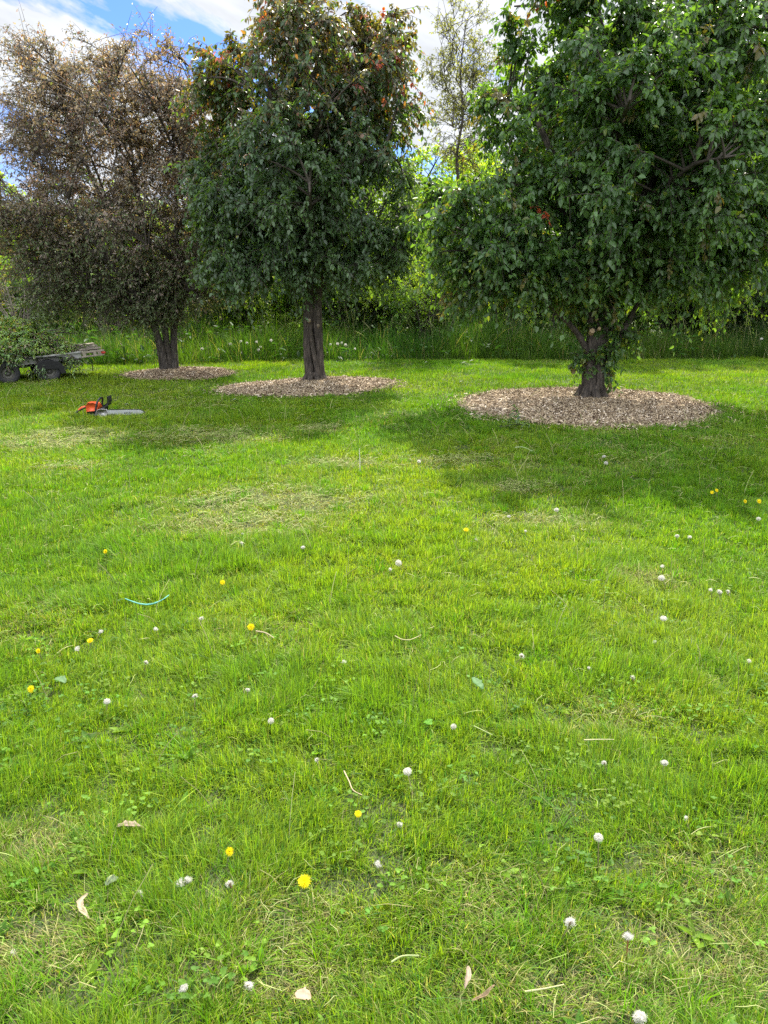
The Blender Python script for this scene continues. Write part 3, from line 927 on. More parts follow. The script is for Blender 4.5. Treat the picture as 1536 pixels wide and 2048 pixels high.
# ---- dark upright tree in the middle, bronze at the top
def middle_tree():
    bx, by = -1.11, 12.45
    root = tag(empty('crabapple_tree', (bx, by, 0)), 'tall dense dark green tree with reddish top leaves in the middle bed', 'tree')
    rg = np.random.RandomState(202)
    g = Geo()
    mats = [M['bark']]
    nodes = []
    # two fused stems with a dark cleft between them
    P = limb(g, [(-.10, 0, -.08), (-.09, 0, .15), (-.105, 0, .5), (-.08, 0, .95), (-.06, 0, 1.4), (-.1, 0, 2.1), (-.2, .05, 3.1), (-.15, 0, 4.4), (-.1, 0, 5.3)], [.12, .08, .062, .078, .085, .08, .065, .04, .015], 22, 9, .22, 11, lobes=.07)
    nodes += list(P[28:])
    P = limb(g, [(.12, -.02, -.08), (.09, -.02, .15), (.09, -.02, .5), (.07, -.02, .95), (.07, 0, 1.4), (.15, 0, 2.1), (.35, .05, 3.1), (.4, 0, 4.2), (.35, 0, 5.1)], [.12, .08, .06, .07, .085, .08, .06, .04, .015], 22, 9, .22, 12, lobes=.07)
    nodes += list(P[28:])
    limb(g, [(.0, .06, -.05), (0, .06, .6), (0, .05, 1.3), (0, .05, 2.0)], [.10, .035, .065, .08], 14, 6, .2, 13)
    limb(g, [(.12, -.08, -.05), (.05, -.1, .25), (-.01, -.09, .55), (-.045, -.07, .85)], [.07, .045, .032, .03], 12, 6, .2, 15)
    for k in range(8):
        a = k * .8 + .3
        limb(g, [(math.cos(a) * .10, math.sin(a) * .10, .18), (math.cos(a) * .19, math.sin(a) * .19, .04), (math.cos(a) * .27, math.sin(a) * .27, -.04)], [.05, .045, .025], 8, 4, .2, 130 + k)
    g.obj('trunk', mats, root)
    g = Geo()
    limb(g, [(-.06, -.09, .98), (-.05, -.15, 1.0), (-.05, -.165, 1.0)], [.03, .024, .02], 9, 3, .1, 3)
    old = plain('weathered_cut', (.30, .25, .19), .85, noise=.3, scale=60)
    g.obj('cut_knot', [old], root)
    g = Geo()
    limb(g, [(.08, -.08, .9), (.085, -.13, .92), (.085, -.14, .92)], [.022, .018, .015], 9, 3, .1, 3)
    g.obj('cut_knot', [old], root)
    g = Geo()
    P = limb(g, [(-.09, 0, 1.45), (-.28, -.02, 1.62), (-.6, -.1, 1.72), (-1.0, -.1, 1.95)], [.045, .038, .03, .012], 9, 5, .15, 21)
    nodes += list(P[6:])
    g.obj('limb', mats, root)
    g = Geo()
    for k in range(18):
        a = k * 2.399
        h0 = 1.6 + k * .17
        ln = rg.uniform(.9, 1.7) * (1 - .35 * (k / 18))
        h1 = h0 + rg.uniform(.5, 1.2)
        P = limb(g, [(0, 0, h0), (math.cos(a) * ln * .4, math.sin(a) * ln * .4, h0 + (h1 - h0) * .6), (math.cos(a) * ln * .8, math.sin(a) * ln * .8, h1), (math.cos(a) * ln, math.sin(a) * ln, h1 - .15)],
                 [.045, .035, .022, .01], 7, 4, .15, 250 + k, mat=1)
        nodes += list(P[4:])
    sc_ = np.random.RandomState(6).rand(5000)

    def col(P, rg, ci, si):
        k = sc_[ci % 5000][:, None]
        c = np.array([.052, .104, .042]) * (1 - k) + np.array([.082, .145, .052]) * k
        h = np.clip((P[:, 2] - 3.3) / 2.0 + .2 * (sc_[(ci * 3) % 5000] - .5) + .12 * np.abs(P[:, 0]), 0, 1)
        olive = np.array([.105, .098, .042]); brz = np.array([.165, .085, .05])
        m = rg.rand(len(P)) < h * .8
        c[m] = olive
        m = rg.rand(len(P)) < h * .17
        c[m] = brz
        m = (sc_[(si * 11) % 5000] < .008 * (h > .35) + .035 * ((h > .4) & (P[:, 0] > .8)))
        c[m] = np.array([.34, .09, .05])
        return c * (1 + .22 * rg.normal(size=(len(P), 1))).clip(.5, 1.7)

    ells = [(.05, 0, 5.2, 1.2, 1.2, .75, 2.0), (.1, 0, 4.3, 1.7, 1.5, .95, 3.4), (-.2, 0, 3.4, 1.65, 1.5, .9, 3), (.5, 0, 3.2, 1.35, 1.4, 1.0, 2.2),
            (-.3, -.2, 2.6, 1.5, 1.4, .65, 2.6), (.5, -.1, 2.4, 1.2, 1.3, .6, 2.0), (-1.0, -.1, 2.15, .85, .9, .55, 1.4), (.9, 0, 4.6, .95, 1.0, .6, .9), (-1.45, 0, 3.9, .6, .8, .4, .6), (-1.1, 0, 4.75, .5, .6, .3, .3),
            (.1, -.2, 1.95, .9, .8, .4, 1.2), (-1.15, -.2, 1.75, .65, .7, .3, .8), (.9, -.1, 1.9, .6, .8, .35, .8), (-1.5, 0, 2.9, .5, .7, .4, .6)]
    crown_geo(g, rg, ells, nodes, 400, 17, .36, 16, .070, .55, .60, col, upb=.12, spread=.7, shell=.46, leafdroop=.75, minz=1.45, spiky=.06)
    g.obj('crown', [M['leaf'], M['twig']], root)


middle_tree()


# ---- sparse bronze tree at the left
def bronze_tree():
    bx, by = -3.85, 13.95
    root = tag(empty('crabapple_tree', (bx, by, 0)), 'sparse brown bronze leaved tree with several stems and open crown', 'tree')
    rg = np.random.RandomState(303)
    g = Geo()
    mats = [M['bark_dark']]
    nodes = []
    stems = [([(-.10, 0, -.08), (-.12, 0, .3), (-.20, 0, .8), (-.40, 0, 1.5), (-.75, 0, 2.5), (-1.25, .05, 3.8), (-1.5, 0, 4.9)], [.085, .062, .055, .048, .038, .022, .006]),
             ([(0, -.02, -.08), (0, -.02, .4), (-.02, -.02, .9), (-.1, 0, 1.7), (-.3, .1, 2.8), (-.4, .1, 4.0), (-.5, 0, 5.2)], [.09, .068, .058, .048, .036, .022, .006]),
             ([(.09, 0, -.08), (.11, 0, .35), (.16, 0, .85), (.30, 0, 1.6), (.35, -.1, 2.7), (.6, -.1, 3.9), (.7, 0, 4.9)], [.085, .062, .052, .045, .034, .02, .006]),
             ([(.05, .09, -.08), (.07, .12, .5), (.15, .3, 1.3), (.5, .7, 2.5), (.8, 1.0, 3.8)], [.08, .055, .045, .034, .01]),
             ([(-.05, -.1, -.08), (-.08, -.12, .5), (-.35, -.35, 1.3), (-.9, -.8, 2.3), (-1.3, -1.1, 3.4)], [.075, .05, .042, .03, .01])]
    for k, (pp, rr) in enumerate(stems):
        P = limb(g, pp, rr, 14, 7, .2, 300 + k, lobes=.06)
        nodes += list(P[12:])
    g.obj('trunk', mats, root)
    g = Geo()
    nn = list(nodes)
    for k in range(34):
        s = nn[rg.randint(len(nn))]
        if s[2] < .9: continue
        a = rg.rand() * 6.28
        ln = rg.uniform(.8, 1.7)
        e = s + np.array([math.cos(a) * ln - .1, math.sin(a) * ln, rg.uniform(.3, 1.3)])
        if e[2] > 5.0: continue
        P = limb(g, [s, (s + e) / 2 + [0, 0, .12], e], [.03, .02, .006], 6, 5, .1, 400 + k, mat=1)
        nodes += list(P[2:])
    sc_ = np.random.RandomState(7).rand(5000)

    def col(P, rg, ci, si):
        k = sc_[ci % 5000][:, None]
        c = np.array([.265, .21, .185]) * (1 - k) + np.array([.225, .215, .155]) * k
        low = np.clip((2.9 - P[:, 2]) / 1.6 + .3 * (sc_[(ci * 3) % 5000] - .5), 0, 1)
        m = rg.rand(len(P)) < low * .75 + .08
        c[m] = np.array([.12, .17, .07])
        m = rg.rand(len(P)) < .08 * (P[:, 2] > 3)
        c[m] = np.array([.20, .10, .07])
        return c * (1 + .25 * rg.normal(size=(len(P), 1))).clip(.5, 1.8)

    ells = [(-.75, 0, 4.0, 1.95, 1.7, 1.1, 3.0), (-1.6, 0, 3.0, 1.7, 1.6, 1.1, 3), (.6, 0, 3.4, 1.6, 1.6, 1.3, 3.0), (-.6, -.2, 2.4, 2.1, 1.6, .9, 3.6), (-2.1, 0, 2.2, 1.3, 1.3, .9, 2.2),
            (1.0, 0, 2.2, 1.3, 1.3, .9, 2.2), (-.1, -.2, 1.6, 1.0, .8, .45, 1.6), (-1.4, -.1, 1.5, 1.5, 1.0, .45, 2.0), (.8, 0, 1.5, .8, .9, .4, .8), (-1.6, 0, 4.8, .8, .9, .45, .6), (-.4, 0, 5.0, .9, .9, .4, .6), (.3, 0, 4.3, 1.3, 1.2, .8, 2.0), (-1.4, 0, 4.2, 1.3, 1.2, .8, 1.6), (-.15, -.2, 1.15, .55, .5, .3, .7)]
    crown_geo(g, rg, ells, nodes, 1040, 11, .38, 11, .053, .42, .35, col, upb=.5, spread=.75, shell=.42, leafdroop=.6, minz=.85, spiky=.24, branch_r=.011)
    # the leafy lower stems
    crown_geo(g, rg, [(-.05, -.15, 1.35, .45, .35, .4, 1)], [(0, 0, 1.0), (-.15, 0, 1.1), (.13, 0, 1.0)], 14, 10, .25, 10, .055, .5, .6, col, upb=.2, spread=.8, leafdroop=.8, branch_r=.006)
    g.obj('crown', [M['bronze'], M['twig']], root)


bronze_tree()


# ------------------------------------------------------------------ thicket behind the lawn
def shrub_mesh(seed, h, r, c1, c2, n=60, ll=.07):
    rg = np.random.RandomState(seed)
    g = Geo()
    nodes = []
    for k in range(8):
        a = rg.rand() * 6.28; q = rg.uniform(.2, .75) * r
        P = limb(g, [(rg.normal(0, .08), rg.normal(0, .08), -.05), (math.cos(a) * q * .3, math.sin(a) * q * .3, h * .3), (math.cos(a) * q * .7, math.sin(a) * q * .7, h * .6), (math.cos(a) * q, math.sin(a) * q, h * .9)],
                 [.035, .025, .018, .006], 6, 4, .2, seed + k)
        nodes += list(P[2:])
    stems = g
    g = Geo()
    E = [(0, 0, h * .62, r * .8, r * .8, h * .38, 3)]
    for k in range(4):
        a = rg.rand() * 6.28
        E.append((math.cos(a) * r * .5, math.sin(a) * r * .5, h * rg.uniform(.3, .7), r * .5, r * .5, h * .25, 1))
    crown_geo(g, rg, E, nodes, n, 11, .42, 13, ll, .5, .5, noisecol(c1, c2, seed), upb=.4, spread=.75, shell=.4, leafdroop=.4, branch_r=.008)
    return stems.mesh('stems', [M['bark_dark']]), g.mesh('foliage', [M['leaf_bg'], M['twig']])


def tree_mesh(seed, h, r, c1, c2, n=90, ll=.09, base=.3, lps=13, shell=.42):
    rg = np.random.RandomState(seed)
    g = Geo()
    P = limb(g, [(0, 0, -.1), (rg.normal(0, .05), 0, h * .25), (rg.normal(0, .12), rg.normal(0, .1), h * .6), (rg.normal(0, .15), 0, h * .93)], [.12, .09, .06, .012], 12, 7, .2, seed)
    nodes = list(P[6:])
    for k in range(10):
        a = k * 2.399 + rg.rand(); h0 = h * (base + .05 * k); ln = r * rg.uniform(.5, .9)
        Q = limb(g, [(0, 0, h0), (math.cos(a) * ln * .5, math.sin(a) * ln * .5, h0 + ln * .35), (math.cos(a) * ln, math.sin(a) * ln, h0 + ln * .65)], [.04, .028, .008], 6, 5, .15, seed + k)
        nodes += list(Q[3:])
    trunk = g
    g = Geo()
    E = [(0, 0, h * .68, r * .85, r * .85, h * .33, 3), (r * .4, 0, h * .5, r * .6, r * .6, h * .2, 1), (-r * .4, 0, h * .5, r * .6, r * .6, h * .2, 1), (0, -r * .3, h * .4, r * .7, r * .5, h * .15, 1)]
    crown_geo(g, rg, E, nodes, n, 11, .5, lps, ll, .5, .5, noisecol(c1, c2, seed), upb=.4, spread=.75, shell=shell, leafdroop=.4, branch_r=.012)
    return trunk.mesh('trunk', [M['bark_dark']]), g.mesh('crown', [M['leaf_bg'], M['twig']])


def plant(name, meshes, names, loc, rz, sc, label, cat, group):
    root = tag(empty(name, loc, rz), label, cat, group)
    root.scale = sc
    for me, nm in zip(meshes, names):
        o = bpy.data.objects.new(nm, me)
        C.objects.link(o)
        o.parent = root
    return root


DKG = ((.032, .068, .022), (.058, .105, .024))
MDG = ((.065, .14, .026), (.125, .21, .030))
YLG = ((.16, .28, .032), (.27, .36, .042))
GRY = ((.085, .090, .050), (.12, .12, .06))
sh = [shrub_mesh(500, 2.3, 1.2, *DKG), shrub_mesh(510, 2.0, 1.15, *MDG), shrub_mesh(520, 2.6, 1.25, *YLG), shrub_mesh(530, 1.5, .9, *MDG, n=45, ll=.06), shrub_mesh(540, 2.2, 1.2, *GRY)]
SHRUBS = [  # px, distance, mesh, scale, label
    (-60, 18.3, 4, 1.05, 'greyish shrub at the left edge behind the loaded trailer'),
    (95, 18.9, 0, 1.05, 'dark green shrub rising behind the brush pile on the trailer'),
    (205, 18.2, 1, .9, 'mid green shrub behind the raised end of the trailer'),
    (300, 19.0, 4, 1.0, 'greyish olive shrub behind the stems of the bronze tree'),
    (420, 18.4, 0, 1.0, 'dark shrub between the bronze tree and the middle tree'),
    (490, 18.6, 2, 1.0, 'yellow green shrub in the gap left of the middle tree trunk'),
    (565, 18.9, 2, 1.1, 'yellow green shrub showing under the left side of the middle crown'),
    (690, 18.8, 0, 1.2, 'dark shrub just right of the middle tree trunk'),
    (780, 18.9, 2, 1.0, 'yellow green shrub in the dark gap right of the middle tree'),
    (850, 18.3, 3, 1.05, 'low light green bush above the tall grass between the two big trees'),
    (935, 19.2, 0, 1.25, 'dark shrub at the left foot of the broad green crown'),
    (1030, 18.6, 2, .95, 'yellow green shrub behind the low left limb of the broad tree'),
    (1120, 19.3, 0, 1.3, 'dark shrub hidden behind the trunk of the broad green tree'),
    (1245, 18.9, 1, 1.2, 'mid green shrub right of the trunk of the broad green tree'),
    (1340, 19.4, 0, 1.3, 'dark shrub behind the lower right part of the broad crown'),
    (1440, 18.6, 2, 1.15, 'yellow green shrub near the right edge behind the tall grass'),
    (1530, 19.3, 0, 1.3, 'dark shrub at the right edge of the thicket'),
    (1640, 18.6, 1, 1.0, 'mid green shrub beyond the right edge of the tall grass'),
]
for i, (px_, Yd, k, s_, lab) in enumerate(SHRUBS):
    x_ = at(px_, 600, Yd)[0]
    plant('shrub', sh[k], ('stems', 'foliage'), (x_, Yd, 0), i * 1.7, (s_ * 1.05, s_ * 1.05, s_), lab, 'shrub', 'shrubs of the thicket behind the lawn')

tm = [tree_mesh(600, 4.8, 1.7, *DKG, n=110), tree_mesh(610, 4.9, 1.8, (.15, .27, .03), (.25, .35, .04), n=150), tree_mesh(620, 5.2, 1.6, *MDG, n=110)]
TREES = [
    (-120, 22.0, 0, 1.0, 'dark green tree beyond the left edge of the thicket'),
    (30, 25.0, 1, .95, 'sunlit yellow green tree seen through the left side of the bronze crown'),
    (160, 22.5, 2, .86, 'mid green tree standing behind the bronze tree'),
    (300, 26.0, 1, .92, 'yellow green tree behind the right half of the bronze crown'),
    (430, 26.0, 2, 1.0, 'mid green tree in the gap between the bronze and the middle tree'),
    (590, 26.0, 0, 1.0, 'dark tree behind the left half of the middle tree'),
    (700, 21.2, 0, 1.25, 'dark green tree behind the right half of the middle tree'),
    (835, 24.5, 1, 1.08, 'yellow green tree behind the right flank of the middle crown'),
    (912, 22.6, 1, 1.04, 'bright yellow green tree in the sky gap between middle and broad trees'),
    (985, 24.0, 1, 1.12, 'bright yellow green tree just left of the broad crown, farther back'),
    (1080, 20.9, 2, 1.25, 'mid green tree behind the left flank of the broad green crown'),
    (1160, 20.7, 0, 1.5, 'tall dark tree behind the top of the broad green crown'),
    (1290, 20.7, 2, 1.45, 'mid green tree behind the trunk side of the broad crown'),
    (1400, 20.7, 0, 1.5, 'dark trunked tree visible under the right side of the broad crown'),
    (1520, 21.0, 1, 1.4, 'yellow green tree near the right edge behind the broad crown'),
    (1650, 20.7, 2, 1.5, 'mid green tree beyond the right edge of the thicket'),
]
for i, (px_, Yd, k, s_, lab) in enumerate(TREES):
    x_ = at(px_, 600, Yd)[0]
    plant('thicket_tree', tm[k], ('trunk', 'crown'), (x_, Yd, 0), i * 2.1, (s_, s_, s_), lab, 'tree', 'trees of the thicket behind the lawn')


# a slender half bare tree in the sky gap
def slender_tree():
    rg = np.random.RandomState(700)
    x_ = at(905, 600, 20.6)[0]
    root = tag(empty('slender_tree', (x_, 20.6, 0)), 'slender thin leaved tree against the pale sky between middle and broad trees', 'tree')
    g = Geo()
    P = limb(g, [(0, 0, -.1), (-.05, 0, 2.0), (.1, 0, 3.5), (.02, 0, 4.5), (.14, 0, 5.4), (.06, 0, 6.3), (.16, 0, 7.4)], [.08, .06, .045, .035, .026, .018, .006], 8, 6, .12, 701)
    nodes = list(P[18:])
    for k in range(26):
        s = nodes[rg.randint(len(nodes) - 4)]
        d = nrm(np.array([rg.normal(0, .55), rg.normal(0, .5), 1.0]))
        L = rg.uniform(.6, 1.5)
        pts = [s]
        for q in range(5):
            d = nrm(d + rg.normal(0, .22, 3) + [0, 0, .05])
            pts.append(pts[-1] + d * L / 5)
        Q = limb(g, pts, np.linspace(.013, .002, 6), 5, 2, .1, 710 + k)
        nodes += list(Q[3:])
    g.obj('trunk', [M['bark']], root)
    g = Geo()
    crown_geo(g, rg, [(.1, 0, 5.9, 1.1, 1.0, 2.1, 1)], nodes, 240, 6, .36, 6, .06, .45, .3, noisecol((.09, .10, .05), (.14, .15, .06), 8), upb=.5, spread=.7, shell=.5, leafdroop=.5, branch_r=.007)
    g.obj('crown', [M['leaf_bg'], M['twig']], root)


slender_tree()


# dead grey branches standing in the thicket behind the trailer
def bare_bush(px_, Yd, seed, label):
    rg = np.random.RandomState(seed)
    x_ = at(px_, 600, Yd)[0]
    g = Geo()
    for k in range(16):
        a = rg.rand() * 6.28; L = rg.uniform(.5, 1.1)
        e = np.array([math.cos(a) * L, math.sin(a) * L * .6, rg.uniform(.9, 1.9)])
        P = limb(g, [(rg.normal(0, .1), 0, 0), e * .4 + [0, 0, .15], e], [.022, .014, .004], 5, 5, .2, seed + k)
        for j in range(5):
            s = P[rg.randint(3, len(P))]
            e2 = s + rg.normal(0, .3, 3) + [0, 0, .2]
            limb(g, [s, (s + e2) / 2 + [0, 0, .04], e2], [.008, .006, .002], 4, 3, .1, seed + j)
    o = g.obj('bare_shrub', [plain('grey_dead_wood', (.20, .17, .14), .9, noise=.3)])
    o.location = (x_, Yd, 0)
    return tag(o, label, 'bare shrub', 'leafless grey shrubs')


bare_bush(35, 17.9, 800, 'tangle of bare grey branches behind the brush pile at the left edge')
bare_bush(215, 17.8, 820, 'leafless grey twiggy shrub between the trailer end and the bronze tree')


def undergrowth():
    g = Geo()
    rg = np.random.RandomState(900)
    n = 150000
    x = rg.uniform(-15, 16, n); y = rg.uniform(19.6, 23.5, n); z = rg.rand(n) ** .8 * (1.3 + 1.5 * vnoise(np.stack([x * .6, x * 0], 1), 5))
    k = fbm(np.stack([x, y, z], 1) * 1.2, 55, 2)
    m = rg.rand(n) < np.clip((k - .32) * 5, 0, 1)
    P = np.stack([x, y, z], 1)[m]
    n = len(P)
    D = nrm(rg.normal(size=(n, 3)) - [0, 0, .3]); N = nrm(rg.normal(0, .6, (n, 3)) + [0, -.2, .8])
    L = rg.uniform(.07, .13, n)
    c = noisecol((.05, .11, .026), (.12, .20, .034), 9)(P, rg, 0, 0)
    leaves(g, P, D, N, L, L * .55, c)
    return tag(g.obj('undergrowth', M['leaf_bg']), 'dense leafy undergrowth filling the shade under the thicket trees', 'undergrowth', kind='stuff')


undergrowth()


# ------------------------------------------------------------------ mesh primitives for made things
def box(g, c, s, rot=None, mat_=0, bev=0.12, col=(.5, .5, .5)):
    """box with chamfered long edges: octagonal section along its longest axis"""
    c = np.array(c, float); s = np.array(s, float) / 2
    ax = int(np.argmax(s)); o1, o2 = [k for k in range(3) if k != ax]
    b = min(s[o1], s[o2]) * bev
    ring = [(s[o1] - b, s[o2]), (s[o1], s[o2] - b), (s[o1], -s[o2] + b), (s[o1] - b, -s[o2]), (-s[o1] + b, -s[o2]), (-s[o1], -s[o2] + b), (-s[o1], s[o2] - b), (-s[o1] + b, s[o2])]
    v = np.zeros((16, 3))
    for e, sg in enumerate((-1, 1)):
        for k, (p_, q_) in enumerate(ring):
            v[e * 8 + k, ax] = sg * s[ax]; v[e * 8 + k, o1] = p_; v[e * 8 + k, o2] = q_
    if rot is not None:
        v = v @ np.array(rot).T
    v += c
    st = g.n
    g.add(v, [[k, (k + 1) % 8, 8 + (k + 1) % 8, 8 + k] for k in range(8)], col, mat_)
    g.f.append((np.array([[0, 1, 2, 3, 4, 5, 6, 7], [15, 14, 13, 12, 11, 10, 9, 8]]) + st, mat_))


def prism(g, outline, y0, y1, mat_=0, inset=.12):
    """outline in x,z pushed along y with a small chamfer at both faces"""
    o = np.array(outline, float); n = len(o); c = o.mean(0)
    d = abs(y1 - y0) * inset
    rings = []
    for yy, k in ((y0, 1), (y0 + d, 0), (y1 - d, 0), (y1, 1)):
        oo = o + (c - o) * (.06 * k)
        rings.append(np.stack([oo[:, 0], np.full(n, yy), oo[:, 1]], 1))
    st = g.n
    f = [[r * n + k, r * n + (k + 1) % n, (r + 1) * n + (k + 1) % n, (r + 1) * n + k] for r in range(3) for k in range(n)]
    g.add(np.concatenate(rings), f, (.5, .5, .5), mat_)
    g.f.append((np.array([list(range(n))]) + st, mat_))
    g.f.append((np.array([list(range(4 * n - 1, 3 * n - 1, -1))]) + st, mat_))


def lathe_y(g, prof, c=(0, 0, 0), sides=28, mat_=0, wob=0):
    """profile of (radius, y) spun about the y axis"""
    a = np.arange(sides) * 2 * np.pi / sides
    v = np.array([[(r * math.cos(t), yy, r * math.sin(t)) for t in a] for r, yy in prof]).reshape(-1, 3) + np.array(c)
    K = len(prof)
    f = [[k * sides + j, k * sides + (j + 1) % sides, (k + 1) * sides + (j + 1) % sides, (k + 1) * sides + j] for k in range(K - 1) for j in range(sides)]
    g.add(v, f, (.5, .5, .5), mat_)


# ------------------------------------------------------------------ trailer
M['rubber'] = plain('tyre_rubber', (.022, .022, .024), .75, noise=.25, bump=.3)
M['rim'] = plain('wheel_rim', (.12, .115, .10), .5, .5, noise=.3)
M['grey_board'] = plain('weathered_board', (.30, .295, .28), .8, noise=.25, scale=14, bump=.2)
M['wood'] = plain('weathered_plank', (.26, .225, .175), .85, noise=.35, scale=12, bump=.3)
M['steel'] = plain('dark_steel', (.012, .012, .012), .6, .4, noise=.3)
M['red_lens'] = plain('red_lens', (.45, .03, .02), .25, noise=.1)


def trailer():
    w0 = ground(18, 766)           # near wheel on the grass
    e0 = at(208, 700, w0[1] + .75)
    ang = math.atan2(.75, e0[0] - w0[0])
    root = tag(empty('flatbed_trailer', (w0[0], w0[1], 0), ang), 'low flatbed trailer with grey side board and raised plank end at the left edge', 'trailer')
    Lr = math.hypot(e0[0] - w0[0], .75)      # from the wheel to the raised end
    zl, zr = .29, .41
    x0, x1 = -1.45, Lr
    tilt = math.atan2(zr - zl, Lr)
    ry = np.array([[math.cos(tilt), 0, -math.sin(tilt)], [0, 1, 0], [math.sin(tilt), 0, math.cos(tilt)]])
    zc = lambda x: zl + (x) * math.tan(tilt)
    # deck planks
    g = Geo()
    for k in range(7):
        yy = .12 + k * .165
        box(g, ((x0 + x1) / 2 - .12, yy, zc((x0 + x1) / 2 - .12) + .045), (x1 - x0 - .25, .155, .03), ry, col=(.3, .3, .3))
    g.obj('deck', [M['wood']], root, flat=True)
    g = Geo()
    xm = (x0 + 1.15) / 2
    box(g, (xm, 0.02, zc(xm) + .01), (1.15 - x0, .035, .095), ry)
    box(g, (xm, 0.0, zc(xm) + .065), (1.15 - x0, .06, .02), ry)
    g.obj('side_board', [M['grey_board']], root, flat=True)
    # plank end ramp
    g = Geo()
    xe = (1.15 + x1) / 2
    Le = x1 - 1.15
    for (yy, dz) in ((.01, .05), (.01, -.02), (1.16, .05), (1.16, -.02)):
        box(g, (xe, yy, zc(xe) + dz), (Le, .045, .028), ry)
    for xx in (1.2, 1.2 + Le * .45, x1 - .08):
        box(g, (xx, .6, zc(xx) + .03), (.10, 1.16, .03), ry)
        box(g, (xx, .01, zc(xx) + .015), (.05, .04, .06), ry)
    for k in range(3):
        box(g, (xe, .3 + .3 * k, zc(xe) + .075 + .012 * k), (Le * .96, .16, .022), ry)
    g.obj('ramp', [M['wood']], root, flat=True)
    g = Geo()
    box(g, (x1 - .02, -.02, zc(x1) + .012), (.06, .03, .035), ry)
    g.obj('marker_light', [M['red_lens']], root)
    g = Geo()
    for yy in (.12, 1.05):
        box(g, ((x0 + x1) / 2 - .25, yy, zc((x0 + x1) / 2 - .25) - .055), (x1 - x0 - .5, .05, .06), ry)
    for xx in (-1.2, -.4, .35, 1.1):
        box(g, (xx, .58, zc(xx) - .05), (.05, 1.0, .05))
    box(g, (0.0, .58, .175), (.05, 1.05, .05)); box(g, (.62, .58, .175), (.05, 1.05, .05))
    for xx in (0, .62):
        for yy in (.2, .95):
            box(g, (xx, yy, .22), (.30, .05, .02)); box(g, (xx, yy, .26), (.04, .04, .09))
    limb(g, [(1.22, .05, zc(1.2) - .03), (1.3, .02, .28), (1.31, .02, .12)], [.009, .008, .007], 6, 4, .05, 1)
    g.obj('chassis', [M['steel']], root, flat=True)
    # wheels: two a side
    for (xx, yy) in ((0, -.02), (.62, -.02), (0, 1.12), (.62, 1.12)):
        g = Geo()
        r = .185
        lathe_y(g, [(.10, -.055), (.125, -.066), (r - .035, -.072), (r - .01, -.058), (r, -.035), (r, -.012), (r - .006, -.008), (r - .006, .008), (r, .012), (r, .035), (r - .01, .058), (r - .035, .072), (.125, .066), (.10, .055)], sides=36)
        ty = g.obj('tyre', [M['rubber']])
        g = Geo()
        lathe_y(g, [(.001, -.02), (.035, -.022), (.037, -.045), (.030, -.05), (.028, -.05), (.04, -.018), (.075, -.012), (.095, -.035), (.108, -.06), (.112, -.06), (.108, -.04), (.095, .02), (.10, .055)], sides=28)
        rim = g.obj('rim', [M['rim']])
        wh = empty('wheel', (xx, yy, r - .02)); wh.parent = root
        ty.parent = wh; rim.parent = wh
    # mudguard over the wheels
    g = Geo()
    box(g, (.31, -.02, .385), (1.0, .17, .012)); box(g, (-.22, -.02, .34), (.012, .16, .07)); box(g, (.84, -.02, .34), (.012, .16, .08)); prism(g, [(.38, .14), (.40, .25), (.47, .32), (.62, .345), (.77, .32), (.84, .25), (.87, .12), (.80, .12), (.77, .2), (.47, .2), (.44, .14)], -.125, -.11)
    g.obj('mudguard', [M['steel']], root, flat=True)
    # brush heaped on the deck
    bp = tag(empty('brush_pile', (w0[0], w0[1], zl), ang), 'heap of cut leafy branches lying on the flatbed trailer', 'brush pile')
    g = Geo()
    rg = np.random.RandomState(41)
    nodes = []
    for k in range(26):
        a = rg.normal(0, .5) + (0 if rg.rand() < .7 else 3.1)
        s = np.array([rg.uniform(-1.3, .5), rg.uniform(.1, 1.0), rg.uniform(.1, .35)])
        L = rg.uniform(.5, 1.1)
        e = s + [math.cos(a) * L, math.sin(a) * L * .4, rg.uniform(-.05, .25)]
        e[0] = min(e[0], 1.35)
        P = limb(g, [s, (s + e) / 2 + [0, 0, .1], e], [.018, .013, .005], 6, 5, .1, 60 + k)
        nodes += list(P[1:])
    g.obj('branches', [M['bark_dark']], bp)

    def col(P, rg, ci, si):
        k = np.random.RandomState(3).rand(5000)[ci % 5000][:, None]
        c = np.array([.17, .28, .13]) * (1 - k) + np.array([.30, .42, .13]) * k
        m = rg.rand(len(P)) < .22
        c[m] = np.array([.27, .21, .18])
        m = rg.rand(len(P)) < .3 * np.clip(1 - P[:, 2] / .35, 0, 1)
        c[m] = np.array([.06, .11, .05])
        return c * rg.uniform(.6, 1.5, (len(P), 1))
    g = Geo()
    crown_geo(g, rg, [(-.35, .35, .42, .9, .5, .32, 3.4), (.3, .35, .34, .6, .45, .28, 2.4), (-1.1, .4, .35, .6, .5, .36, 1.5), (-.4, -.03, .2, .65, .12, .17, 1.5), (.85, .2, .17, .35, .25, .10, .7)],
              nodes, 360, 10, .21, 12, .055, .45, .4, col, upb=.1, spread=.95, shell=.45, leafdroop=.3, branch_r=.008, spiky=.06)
    # sprigs hanging off the edge, and one arching up
    crown_geo(g, rg, [(.48, -.09, -.08, .06, .03, .13, 1), (-.45, -.1, .04, .25, .05, .1, 1), (1.02, -.05, .02, .16, .05, .07, .8)], [(.45, 0, .1), (-.2, 0, .1), (1.0, 0, .1)], 26, 5, .14, 7, .045, .45, .8, col, upb=-.6, spread=.5, leafdroop=.8, branch_r=.005)
